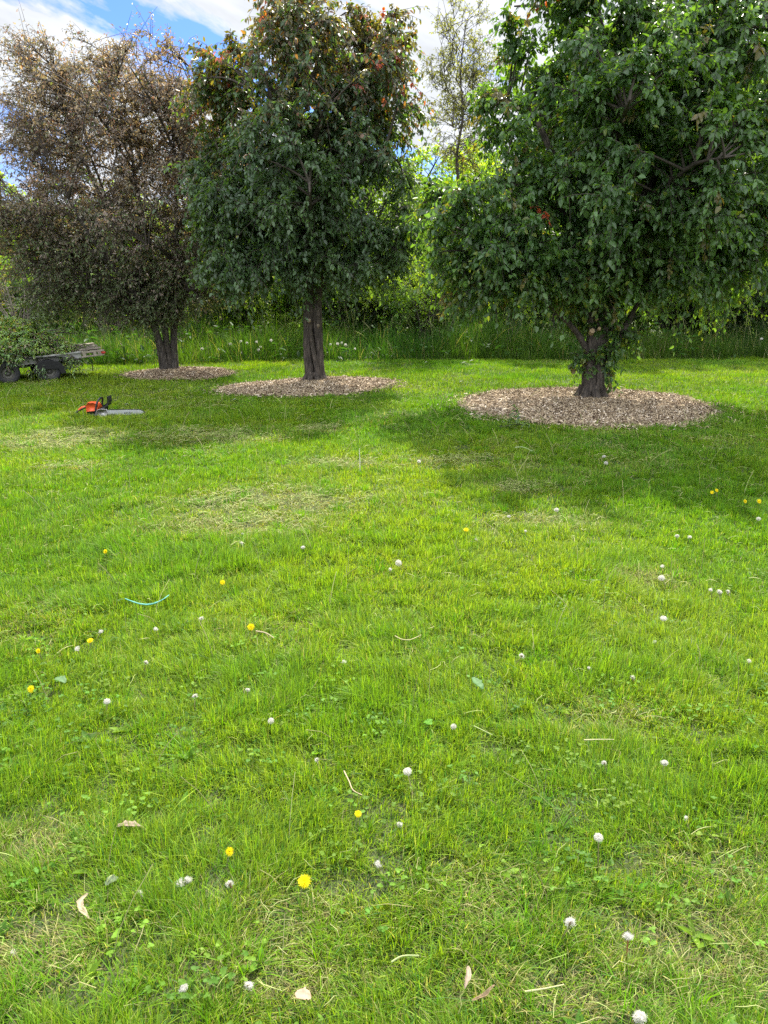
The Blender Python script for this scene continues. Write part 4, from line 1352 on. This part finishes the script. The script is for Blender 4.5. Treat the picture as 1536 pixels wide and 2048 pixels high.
    crown_geo(g, rg, [(.55, .5, .85, .35, .2, .22, 1), (1.25, .5, .22, .3, .2, .08, .5)], [(.2, .5, .5), (.35, .5, .55), (1.0, .5, .15)], 12, 5, .25, 8, .06, .5, .6, lambda P, rg, ci, si: np.array([.15, .21, .09]) * rg.uniform(.7, 1.3, (len(P), 1)), upb=.1, spread=.6, leafdroop=.6, branch_r=.006)
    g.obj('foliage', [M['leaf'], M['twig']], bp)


trailer()


# ------------------------------------------------------------------ chainsaw
def chainsaw():
    p0 = ground(193, 832)
    root = tag(empty('chainsaw', (p0[0], p0[1], .018), R(2)), 'orange and grey chainsaw lying on the grass with its bar to the right', 'chainsaw')
    root.scale = (.92, .92, .92)
    orange = plain('orange_plastic', (.72, .10, .025), .4, noise=.08)
    black = plain('black_plastic', (.018, .018, .02), .5, noise=.2)
    grey = plain('grey_cover', (.40, .39, .37), .5, noise=.12)
    steel = plain('bar_steel', (.42, .43, .44), .4, .35, noise=.12)
    dark = plain('saw_chain', (.06, .06, .065), .45, .6, noise=.2)
    k = 1.0
    g = Geo()
    prism(g, [(-.115, .02), (-.11, .13), (-.085, .165), (.0, .165), (.045, .145), (.06, .10), (.03, .02)], -.06, .10)
    g.obj('top_cover', [orange], root)
    g = Geo()
    prism(g, [(-.10, -.01), (-.10, .05), (.11, .07), (.13, .045), (.12, -.01)], -.075, .105)
    limb(g, [(-.10, .03, .08), (-.14, .03, .095), (-.2, .03, .07), (-.25, .03, .035), (-.27, .03, .01)], [.02, .017, .015, .016, .02], 10, 5, .03, 1)
    limb(g, [(-.10, .03, .0), (-.18, .03, -.004), (-.27, .03, .004)], [.014, .012, .018], 10, 5, .03, 2)
    g.obj('rear_handle', [black], root)
    g = Geo()
    limb(g, [(-.14, .03, .1), (-.19, .03, .088), (-.235, .03, .055)], [.017, .017, .014], 8, 4, .02, 1)
    g.obj('handle_cap', [orange], root)
    g = Geo()
    limb(g, [(.02, -.075, .03), (.035, -.095, .10), (.06, -.09, .18), (.075, -.03, .215), (.075, .06, .215), (.06, .12, .17), (.04, .115, .04)], [.013] * 7, 10, 5, .02, 3)
    g.obj('front_handle', [black], root)
    g = Geo()
    prism(g, [(.095, .06), (.085, .10), (.125, .135), (.165, .15), (.185, .19), (.183, .245), (.198, .25), (.203, .18), (.185, .13), (.14, .10), (.14, .06)], -.065, .085)
    g.obj('hand_guard', [black], root)
    g = Geo()
    prism(g, [(.015, -.005), (.03, .045), (.055, .08), (.10, .09), (.175, .085), (.185, .05), (.18, .0), (.16, -.012)], -.105, -.078)
    g.obj('clutch_cover', [grey], root)
    g = Geo()
    prism(g, [(.16, .005), (.16, .068), (.45, .074), (.60, .072), (.64, .056), (.655, .040), (.64, .022), (.60, .008), (.45, .002)], -.093, -.086)
    g.add(np.zeros((0, 3)), np.zeros((0, 4), int))
    for q in range(5):
        box(g, (.40 + .022 * q, -.0945, .038), (.006, .002, .02), mat_=1)
        box(g, (.405 + .022 * q, -.0945, .038 + (.008 if q % 2 else -.008)), (.010, .002, .004), mat_=1)
    g.obj('guide_bar', [steel, dark], root, flat=True)
    g = Geo()
    path = [(.17, .075), (.45, .081), (.605, .079), (.648, .062), (.664, .040), (.648, .016), (.605, .001), (.45, -.005), (.17, -.002)]
    for (a, b) in zip(path[:-1], path[1:]):
        L = math.hypot(b[0] - a[0], b[1] - a[1]); m_ = max(1, int(L / .019))
        th = math.atan2(b[1] - a[1], b[0] - a[0])
        rt = np.array([[math.cos(th), 0, -math.sin(th)], [0, 1, 0], [math.sin(th), 0, math.cos(th)]])
        for j in range(m_):
            f = (j + .5) / m_
            box(g, (a[0] + (b[0] - a[0]) * f, -.0895, a[1] + (b[1] - a[1]) * f), (L / m_ * .85, .0075, .008 if j % 2 else .012), rt)
    g.obj('chain', [dark], root, flat=True)


chainsaw()


# ------------------------------------------------------------------ dandelions
YEL = (.95, .80, .015)


def flower_mesh(seed, rad=.019, cup=.35):
    rg = np.random.RandomState(seed)
    g = Geo()
    for (n, r0, up, z0) in ((34, 1.0, cup * .55, 0), (30, .86, cup, .0015), (26, .68, cup * 1.7, .003), (22, .48, cup * 2.6, .0045), (14, .28, cup * 5, .005)):
        a = rg.rand() * 6 + np.arange(n) * 6.283 / n + rg.normal(0, .06, n)
        L = rad * r0 * rg.uniform(.88, 1.1, n)
        D = nrm(np.stack([np.cos(a), np.sin(a), up * rg.uniform(.6, 1.4, n)], 1))
        N = np.tile([0, 0, 1.], (n, 1))
        leaves(g, np.tile([0, 0, z0], (n, 1)), D, N, L, np.full(n, rad * .19), np.array(YEL) * rg.uniform(.75, 1.15, (n, 1)), fold=.1, curl=.03)
    pet = g.mesh('petals', [M['petal']])
    g = Geo()
    a = np.arange(12) * 6.283 / 12
    D = nrm(np.stack([np.cos(a) * .6, np.sin(a) * .6, np.full(12, .9)], 1))
    leaves(g, np.tile([0, 0, -.011], (12, 1)), D, np.stack([np.cos(a), np.sin(a), -.5 + a * 0], 1), np.full(12, .013), np.full(12, .004), np.tile([.09, .17, .04], (12, 1)), curl=-.2)
    return pet, g.mesh('bracts', [M['stem']])


def clock_mesh(seed, rad=.019, part=1.0):
    """seed head: parachutes on fine stalks around a small core; part < 1 leaves it half blown"""
    rg = np.random.RandomState(seed)
    g = Geo()
    n = 135
    k = np.arange(n) + .5
    phi = np.arccos(1 - 2 * k / n * .93); th = k * 2.39996
    d = np.stack([np.cos(th) * np.sin(phi), np.sin(th) * np.sin(phi), np.cos(phi)], 1)
    if part < 1:
        ax = nrm(rg.normal(size=(1, 3)) * [1, 1, .3])
        d = d[(d @ ax[0]) < (part * 2 - 1) + rg.normal(0, .25, n)]
    n = len(d)
    d = nrm(d + rg.normal(0, .05, d.shape))
    R0 = rad * (.62 + .42 * rg.rand(n) ** .6) * (1 if part == 1 else rg.uniform(.6, 1.15, n))
    if part < 1:
        R0 = R0 * rg.uniform(.6, 1.15, n)
    path = np.stack([d * .003, d * (R0 * .8)[:, None]], 1)
    v, q = tubes(path, np.full((n, 2), .00016), 3)
    g.add(v, q, (.75, .72, .66))
    # parachute hairs: thin spread quads at the end of each stalk
    for j in range(8):
        s = nrm(np.cross(d, rg.normal(size=(n, 3))))
        w = np.cross(d, s)
        c0 = d * (R0 * .72)[:, None]
        tip = c0 + (s * .0062 + d * .0030) * rg.uniform(.5, 1.2, (n, 1))
        v = np.stack([c0 - w * .00025, c0 + w * .00025, tip + w * .00030, tip - w * .00030], 1).reshape(-1, 3)
        g.add(v, np.arange(n * 4).reshape(n, 4), (.74, .72, .67))
    head = g.mesh('seed_ball', [M['fluff']])
    g = Geo()
    lat = []
    for r_, z_ in ((.0005, -.006), (.003, -.004), (.0038, 0), (.003, .003), (.0005, .0042)):
        lat.append([(r_ * math.cos(t), r_ * math.sin(t), z_) for t in np.arange(8) * .7854])
    f = [[a * 8 + b, a * 8 + (b + 1) % 8, (a + 1) * 8 + (b + 1) % 8, (a + 1) * 8 + b] for a in range(4) for b in range(8)]
    g.add(np.array(lat).reshape(-1, 3), f, (.22, .17, .10))
    return head, g.mesh('core', [M['stem']])


def stem_mesh(col, h, lean, seed):
    rg = np.random.RandomState(seed)
    g = Geo()
    a = rg.rand() * 6.28
    b = lean * h
    pts = [(-math.cos(a) * b, -math.sin(a) * b, -h), (-math.cos(a) * b * .75, -math.sin(a) * b * .75, -h * .66), (-math.cos(a) * b * .3, -math.sin(a) * b * .3, -h * .3), (0, 0, -.006)]
    limb(g, pts, [.0022, .002, .0018, .0018], 6, 4, .05, 1, col=col)
    return g.mesh('stem', [M['stem']])


flowers = [flower_mesh(1), flower_mesh(2, .017, .6), flower_mesh(3, .018, .25)]
clocks = [clock_mesh(11, .0185), clock_mesh(12, .0165, .66), clock_mesh(13, .0145, .45), clock_mesh(14, .017, .85)]
rs = random.Random(9)


def dandelion(name, px_, py_, meshes, names, h, size, tilt, label, cat, group, stemcol=(.20, .22, .09), lean=.25):
    # the head's centre lies on the photo's sight line at height h
    P = ground(px_, py_, h)
    root = tag(empty(name, (P[0], P[1], h)), label, cat, group)
    a = rs.uniform(0, 6.28) if tilt < .55 else -1.57 + rs.uniform(-.5, .5)
    hd = []
    for me, nm in zip(meshes, names):
        o = bpy.data.objects.new(nm, me); C.objects.link(o); o.parent = root
        o.scale = (size * rs.uniform(.92, 1.08), size, size * (rs.uniform(.72, 1.0) if cat != 'dandelion' else 1))
        o.rotation_euler = (Vector((math.cos(a) * math.sin(tilt), math.sin(a) * math.sin(tilt), math.cos(tilt)))).to_track_quat('Z', 'Y').to_euler()
        hd.append(o)
    s = bpy.data.objects.new('stem', stem_mesh(stemcol, h + .01, lean, int(px_ * 7 + py_))); C.objects.link(s); s.parent = root
    return root


YL = [  # px, py, mesh, height, size, tilt, label
    (609, 1763, 0, .065, 1.05, .55, 'largest fully open yellow dandelion flower, nearest the camera'),
    (459, 1703, 1, .055, .85, .9, 'ragged yellow dandelion flower left of the largest one'),
    (716, 1628, 2, .05, .72, .6, 'small yellow dandelion flower below the round white seed head in mid lawn'),
    (62, 1378, 0, .06, .85, 1.1, 'yellow dandelion on a bent stalk near the left edge'),
    (181, 1282, 0, .05, .85, .45, 'bright yellow dandelion beside a pinkish seed head, left lawn'),
    (77, 1302, 2, .055, .72, 1.2, 'small yellow dandelion seen side-on at the far left, above the bent one'),
    (502, 1254, 0, .06, .95, 1.15, 'yellow dandelion with a dry straw stem lying behind it'),
    (445, 1165, 2, .06, .9, 1.0, 'yellow dandelion right of the blue green twine'),
    (211, 1103, 2, .055, .9, 1.1, 'lone yellow dandelion farthest up the left lawn'),
    (932, 1060, 0, .065, 1.0, .5, 'lone yellow dandelion in the centre right, short of the dry grass pile'),
    (1424, 985, 2, .055, .9, 1.1, 'left yellow dandelion of the upper close pair at the right'),
    (1433, 981, 2, .06, .9, 1.0, 'right yellow dandelion of the upper close pair at the right'),
    (1490, 1003, 2, .055, .95, 1.1, 'left yellow dandelion of the lower pair by the right edge'),
    (1518, 1003, 0, .06, 1.0, .9, 'rightmost yellow dandelion, by the right edge'),
]
for (a, b_, k, h, s_, t_, lab) in YL:
    dandelion('dandelion_flower', a, b_, flowers[k], ('petals', 'bracts'), h, s_, t_, lab, 'dandelion', 'yellow dandelion flowers on the lawn')

WH = [  # px, py, mesh, height, size, label
    (367, 1977, 3, .05, .86, 'round white seed head at the bottom left of the lawn'),
    (497, 1972, 1, .045, .95, 'ragged white seed head right of the round one at the bottom left'),
    (1140, 1846, 1, .10, 1.15, 'large fluffy seed head on a tall stalk at the bottom right'),
    (1257, 1870, 2, .10, 1.15, 'half blown seed head on a brown stalk right of the large fluffy one'),
    (1197, 1675, 0, .13, .85, 'seed head on the tallest leaning stalk in the right foreground'),
    (815, 1543, 0, .09, 1.0, 'round white seed head alone in the middle of the near lawn'),
    (1329, 1526, 3, .07, .95, 'round white seed head in the right mid lawn'),
    (1209, 1526, 2, .06, .9, 'half blown seed head left of the round one in the right mid lawn'),
    (1043, 1312, 2, .075, 1.1, 'dark based half blown seed head in the centre right'),
    (907, 1453, 0, .06, .75, 'small round seed head up right of the lone one in mid lawn'),
    (542, 1442, 0, .055, .85, 'flattish white seed head left of centre in the near lawn'),
    (214, 1403, 3, .06, 1.0, 'white seed head leaning in the left near lawn'),
    (688, 1323, 2, .055, 1.0, 'ragged seed head in mid lawn straight ahead'),
    (495, 1380, 1, .055, .8, 'small seed head above the flattish one left of centre'),
    (155, 1298, 1, .06, 1.0, 'pinkish white seed head beside a yellow dandelion'),
    (312, 1258, 1, .06, .95, 'seed head just below the blue green twine'),
    (291, 1325, 2, .055, 1.0, 'small ragged seed head in the left lawn below the twine'),
    (797, 1126, 0, .085, 1.25, 'big round seed head on a stalk in the middle distance'),
    (781, 1138, 2, .05, 1.0, 'tiny seed head beside the big round one in the middle distance'),
    (1327, 1237, 0, .06, 1.1, 'flat white seed head on the right lawn'),
    (1212, 926, 0, .07, 1.35, 'nearer seed head of the close pair in the tree shade'),
    (1208, 913, 3, .07, 1.35, 'farther seed head of the close pair in the tree shade'),
    (838, 923, 0, .06, 1.2, 'seed head on the dry patch between the two big trees'),
    (1113, 1020, 3, .075, 1.35, 'white seed head standing over the dry grass pile'),
    (1323, 1156, 0, .065, 1.15, 'seed head beside the small bare patch at the right'),
    (1325, 1133, 1, .055, 1.0, 'faint seed head behind the one by the small bare patch'),
    (1354, 1072, 3, .06, 1.1, 'left seed head of a pair in the far right lawn'),
    (1379, 1074, 1, .06, 1.1, 'right seed head of a pair in the far right lawn'),
    (1422, 1180, 1, .06, 1.0, 'left seed head of three in a row at the right'),
    (1439, 1184, 3, .06, 1.1, 'middle seed head of three in a row at the right'),
    (1455, 1183, 2, .06, 1.0, 'right seed head of three in a row at the right'),
    (1517, 1038, 3, .06, 1.2, 'seed head close to the right edge below the yellow pair'),
    (606, 1095, 3, .06, 1.1, 'whitish seed head in the middle left distance'),
    (482, 1087, 1, .06, 1.1, 'pale seed head on the dry turf at middle left'),
    (758, 1727, 2, .03, 1.1, 'blown seed head low in the grass right of the largest yellow flower'),
    (635, 1520, 2, .045, .9, 'small ragged seed head left of the lone round one'),
    (799, 1650, 1, .035, .8, 'faint seed head low in the grass below the lone round one'),
    (362, 1766, 1, .035, 1.1, 'fluffy loose seed clump left of the largest yellow flower'),
    (376, 1758, 2, .04, 1.1, 'torn seed tuft touching the fluffy clump in the left foreground'),
    (460, 1768, 2, .04, 1.1, 'brownish torn seed head below the ragged yellow flower'),
    (280, 1787, 2, .04, .9, 'small torn seed head between the curled leaf and the fluffy clump'),
    (1370, 1635, 2, .04, .8, 'tiny blown seed head far down the right lawn'),
    (390, 1393, 1, .05, .9, 'grey faded seed head in the left near lawn'),
    (403, 1237, 1, .055, .95, 'seed head between the twine and the straw backed yellow flower'),
    (202, 1263, 1, .045, .85, 'grey seed head just above the bright yellow flower at left'),
    (1308, 1283, 2, .05, .95, 'small torn seed head below the flat one on the right lawn'),
    (1265, 1355, 2, .05, .9, 'small brownish seed head in the right mid lawn'),
    (1018, 1033, 1, .055, 1.0, 'seed head at the left end of the dry grass pile'),
    (1051, 1062, 3, .05, .8, 'small seed head below the dry grass pile'),
    (1497, 1322, 1, .05, .95, 'seed head near the right edge in the mid lawn'),
    (1178, 1336, 3, .04, .6, 'tiny round seed head in the right mid lawn'),
    (1280, 2035, 3, .05, 1.2, 'white seed head cut by the bottom edge of the picture'),
    (24, 1906, 2, .04, .8, 'torn seed head near the left edge at the bottom'),
    (485, 1068, 3, .05, .8, 'small white tuft on the pale turf at middle left'),
    (795, 1055, 3, .05, .8, 'small white seed head in the centre distance'),
    (952, 1079, 1, .05, .8, 'faint seed head right of the lone centre dandelion'),
]
for (a, b_, k, h, s_, lab) in WH:
    sc_ = (.34, .15, .07) if 'brown' in lab else (.25, .23, .11)
    dandelion('seed_head', a, b_, clocks[k], ('seed_ball', 'core'), h * .85, s_ * .88, rs.uniform(0, .4), lab, 'dandelion seed head', 'white dandelion seed heads on the lawn', sc_, rs.uniform(.1, .6))

# seed heads and small white flowers in the tall grass
TG = [(404, 698), (437, 699), (461, 688), (482, 683), (494, 686), (513, 684), (517, 700), (521, 694), (542, 681), (509, 708), (483, 706), (661, 689), (675, 688), (683, 686), (691, 690), (710, 698), (1523, 678)]
TG.sort()
ORD = ['first', 'second', 'third', 'fourth', 'fifth', 'sixth', 'seventh', 'eighth', 'ninth', 'tenth', 'eleventh']
for i, (a, b_) in enumerate(TG):
    lab = ('%s white seed head from the left in the tall grass between bronze and middle trunks' % ORD[i]) if i < 11 else \
        ('%s white seed head to the right of the middle trunk in the tall grass' % ORD[i - 11]) if i < 16 else 'lone white seed head in the tall grass at the far right edge'
    Yd = float(edge_y(at(a, b_, 15.9)[0])) + .15 + .25 * rs.random()
    P = at(a, b_, Yd)
    root = tag(empty('seed_head', P), lab, 'dandelion seed head', 'white seed heads in the tall grass')
    for me, nm in zip(clocks[i % 2 * 3], ('seed_ball', 'core')):
        o = bpy.data.objects.new(nm, me); C.objects.link(o); o.parent = root; o.scale = (1.9,) * 3
    s = bpy.data.objects.new('stem', stem_mesh((.2, .25, .1), float(P[2]), .1, i)); C.objects.link(s); s.parent = root

# ------------------------------------------------------------------ litter on the lawn
def strip(name, pts, wid, col, label, cat, roll=.5, matk='straw', thick=.0012):
    """a curled dry leaf or bark sliver: a bent ribbon with thickness, wide in the middle"""
    pts = np.array(pts, float)
    K = 12
    tt = np.linspace(0, len(pts) - 1, K)
    P = np.stack([np.interp(tt, np.arange(len(pts)), pts[:, k]) for k in range(3)], 1)
    c0 = P.mean(0); c0[2] = 0
    P = P - c0
    T_ = nrm(np.gradient(P, axis=0))
    S = nrm(np.cross(T_, np.array([0, 0, 1.])))
    U = np.cross(S, T_)
    w = wid * .85 * np.sin(np.linspace(.12, np.pi - .08, K)) ** .7 * (.7 + .6 * vnoise(np.stack([np.arange(K) * 1.3 + c0[0] * 9, np.zeros(K)], 1), 12))
    P[:, 2] += .006 * (vnoise(np.stack([np.arange(K) * .9, np.full(K, c0[1] * 7)], 1), 14) - .5) - .008
    g = Geo()
    cols = 5
    V = []
    for sgn in (1, -1):
        for j in range(cols):
            u = j / (cols - 1) * 2 - 1
            V.append(P + S * (w * u * .5)[:, None] + U * (w * roll * u * u * .5 + sgn * thick * .5)[:, None])
    V = np.stack(V, 1)
    idx = np.arange(K * cols * 2).reshape(K, 2, cols)
    q = []
    for s_ in (0, 1):
        a = idx[:, s_]
        qq = np.stack([a[:-1, :-1], a[:-1, 1:], a[1:, 1:], a[1:, :-1]], -1).reshape(-1, 4)
        q.append(qq if s_ == 0 else qq[:, ::-1])
    for j in (0, cols - 1):
        q.append(np.stack([idx[:-1, 0, j], idx[1:, 0, j], idx[1:, 1, j], idx[:-1, 1, j]], -1))
    vv = V.reshape(-1, 3)
    cc_ = np.array(col) * (.8 + .4 * vnoise(vv * 90, 4))[:, None]
    g.add(vv, np.concatenate(q), cc_)
    o = g.obj(name, [M[matk]])
    o.location = c0
    return tag(o, label, cat)


def gp(*pp):
    return [ground(a, b_, z) for a, b_, z in pp]


strip('dry_leaf', gp((175, 1782, .055), (160, 1800, .05), (161, 1815, .045), (178, 1833, .04)), .020, (.40, .33, .22), 'pale curled dry leaf strip in the left foreground', 'dry leaf', .9)
strip('dry_leaf', gp((232, 1650, .04), (255, 1646, .05), (280, 1648, .05)), .028, (.30, .24, .17), 'torn tan dry leaf in the left foreground, above the curled strip', 'dry leaf', .7)
strip('dry_leaf', gp((936, 1927, .055), (938, 1948, .05), (930, 1970, .04)), .016, (.38, .30, .22), 'narrow pale dry leaf near the bottom, right of centre', 'dry leaf', .8)
strip('dry_leaf', gp((592, 1980, .045), (606, 1986, .05), (622, 1990, .045)), .038, (.40, .29, .20), 'broad tan dry leaf at the bottom centre', 'dry leaf', .45)
strip('dry_leaf', gp((944, 1997, .03), (972, 1985, .05), (990, 1963, .07)), .012, (.34, .24, .14), 'thin brown twig-like leaf stalk at the bottom, right of the narrow leaf', 'dry stalk', .8)
strip('fallen_leaf', gp((112, 1352, .05), (122, 1355, .055), (130, 1362, .05)), .045, (.14, .24, .11), 'pale blue green fallen leaf in the left lawn', 'fallen leaf', .25, 'weed')
strip('fallen_leaf', gp((946, 1352, .055), (955, 1362, .055), (966, 1374, .045)), .045, (.12, .23, .09), 'pale green fallen leaf in the centre right lawn', 'fallen leaf', .25, 'weed')
strip('fallen_leaf', gp((210, 1765, .045), (222, 1756, .05), (236, 1752, .05)), .034, (.17, .22, .13), 'silvery green fallen leaf left of the fluffy seed clump', 'fallen leaf', .3, 'weed')
strip('fallen_leaf', gp((849, 1440, .05), (856, 1440, .055), (863, 1446, .05)), .045, (.12, .30, .03), 'bright green fallen leaf beside the small round seed head', 'fallen leaf', .25, 'weed')
for (a, b_, w, lab) in ((930, 726, .13, 'pale fallen leaf on the lawn by the tall grass, nearer the middle tree'), (854, 725, .10, 'small pale fallen leaf on the lawn right of the middle tree'),
                        (945, 722, .12, 'whitish fallen leaf beside another at the far lawn edge'), (470, 800, .07, 'pale upturned leaf just in front of the middle wood chip bed'),
                        (254, 809, .05, 'small pale leaf on the grass behind the chainsaw bar'), (857, 809, .05, 'small white leaf in the shade left of the big wood chip bed'),
                        (877, 810, .05, 'small white leaf beside another left of the big wood chip bed'), (923, 764, .07, 'small pale leaf on the sunlit strip left of the big bed')):
    p_ = ground(a, b_, .04)
    strip('fallen_leaf', [p_ + [-w / 2, 0, 0], p_ + [0, .01, .02], p_ + [w / 2, .02, .0]], w * .7, (.36, .40, .30), lab, 'fallen leaf', .3, 'weed')

# blue-green twine
g = Geo()
tw = [(250, 1197), (262, 1202), (278, 1207), (296, 1209), (313, 1205), (327, 1198), (338, 1190)]
pp = np.array([ground(a, b_, .055 + .006 * math.sin(i * 1.7)) for i, (a, b_) in enumerate(tw)])
c0 = pp.mean(0); c0[2] = 0
limb(g, pp - c0, [.0022, .0028, .0035, .0038, .0035, .003, .002], 6, 5, .3, 3)
o = g.obj('twine', [plain('twine_fibre', (.10, .36, .31), .6, noise=.25, scale=200)])
o.location = c0
tag(o, 'short curved piece of blue green plastic twine on the left lawn', 'twine')

# straw stems lying loose and a pale upright stalk
def stalk(pts, r, col, label, name='dry_stalk'):
    pts = np.array(pts, float); c0 = pts.mean(0).copy(); c0[2] = 0
    g = Geo()
    limb(g, pts - c0, np.linspace(r, r * .6, len(pts)), 6, 5, .1, 2, col=col)
    o = g.obj(name, [M['straw']])
    o.location = c0
    return tag(o, label, 'stalk')


b0 = ground(720, 945)
stalk([b0, b0 + [0, 0, .1], b0 + [-.004, 0, .21]], .0055, (.62, .63, .48), 'pale upright stalk standing alone beyond the middle lawn')
stalk(gp((790, 1272, .05), (805, 1279, .055), (822, 1279, .055), (842, 1270, .05)), .003, (.40, .37, .18), 'curved pale straw lying in the centre of the lawn')
stalk(gp((512, 1262, .055), (532, 1266, .055), (548, 1276, .05)), .003, (.46, .38, .24), 'dry straw stem running right from a yellow dandelion')
stalk(gp((688, 1542, .05), (698, 1562, .05), (706, 1580, .045), (724, 1590, .04)), .0022, (.52, .42, .26), 'bent tan straw left of the lone round seed head')
stalk(gp((783, 1924, .05), (805, 1912, .055), (838, 1911, .05)), .0025, (.34, .40, .17), 'pale green curved stalk near the bottom centre')
stalk(gp((1050, 1983, .05), (1090, 1977, .055), (1128, 1969, .05)), .0022, (.45, .46, .22), 'long straw lying at the bottom right below the large fluffy seed head')
stalk(gp((1168, 1480, .05), (1195, 1479, .055), (1228, 1479, .05)), .0025, (.44, .42, .22), 'straight pale straw lying across the right lawn')
stalk(gp((1030, 895, .06), (1045, 894, .065), (1065, 902, .055)), .004, (.40, .50, .26), 'pale bent stalk on the shaded grass in front of the big bed')
stalk(gp((948, 1452, .05), (985, 1470, .05)), .002, (.35, .42, .16), 'thin green stalk lying right of the small round seed head')


# leafy twig lying against the edge of the big bed
def cut_twig():
    p_ = ground(1020, 862)
    root = tag(empty('cut_twig', (p_[0], p_[1], 0)), 'small leafy cut branch lying at the front left edge of the big bed', 'cut branch')
    g = Geo()
    P = limb(g, [(-.12, .05, .03), (0, 0, .07), (.1, .06, .13), (.05, .12, .22)], [.006, .005, .004, .002], 6, 5, .1, 3)
    P2 = limb(g, [(0, 0, .07), (.12, -.05, .08), (.2, -.04, .06)], [.004, .003, .002], 6, 5, .1, 4)
    g.obj('branch', [M['twig']], root)
    g = Geo()
    rg = np.random.RandomState(77)
    n = 70
    base = np.concatenate([P, P2])[rg.randint(0, len(P) + len(P2), n)] + rg.normal(0, .02, (n, 3))
    base[:, 2] = np.abs(base[:, 2]) + .03
    L = rg.uniform(.04, .075, n)
    leaves(g, base, rg.normal(0, 1, (n, 3)) * [1, 1, .4], rg.normal(0, .5, (n, 3)) + [0, 0, 1], L, L * .5, np.array([.12, .18, .09]) * rg.uniform(.5, 1.5, (n, 1)))
    g.obj('foliage', [M['leaf']], root)


cut_twig()
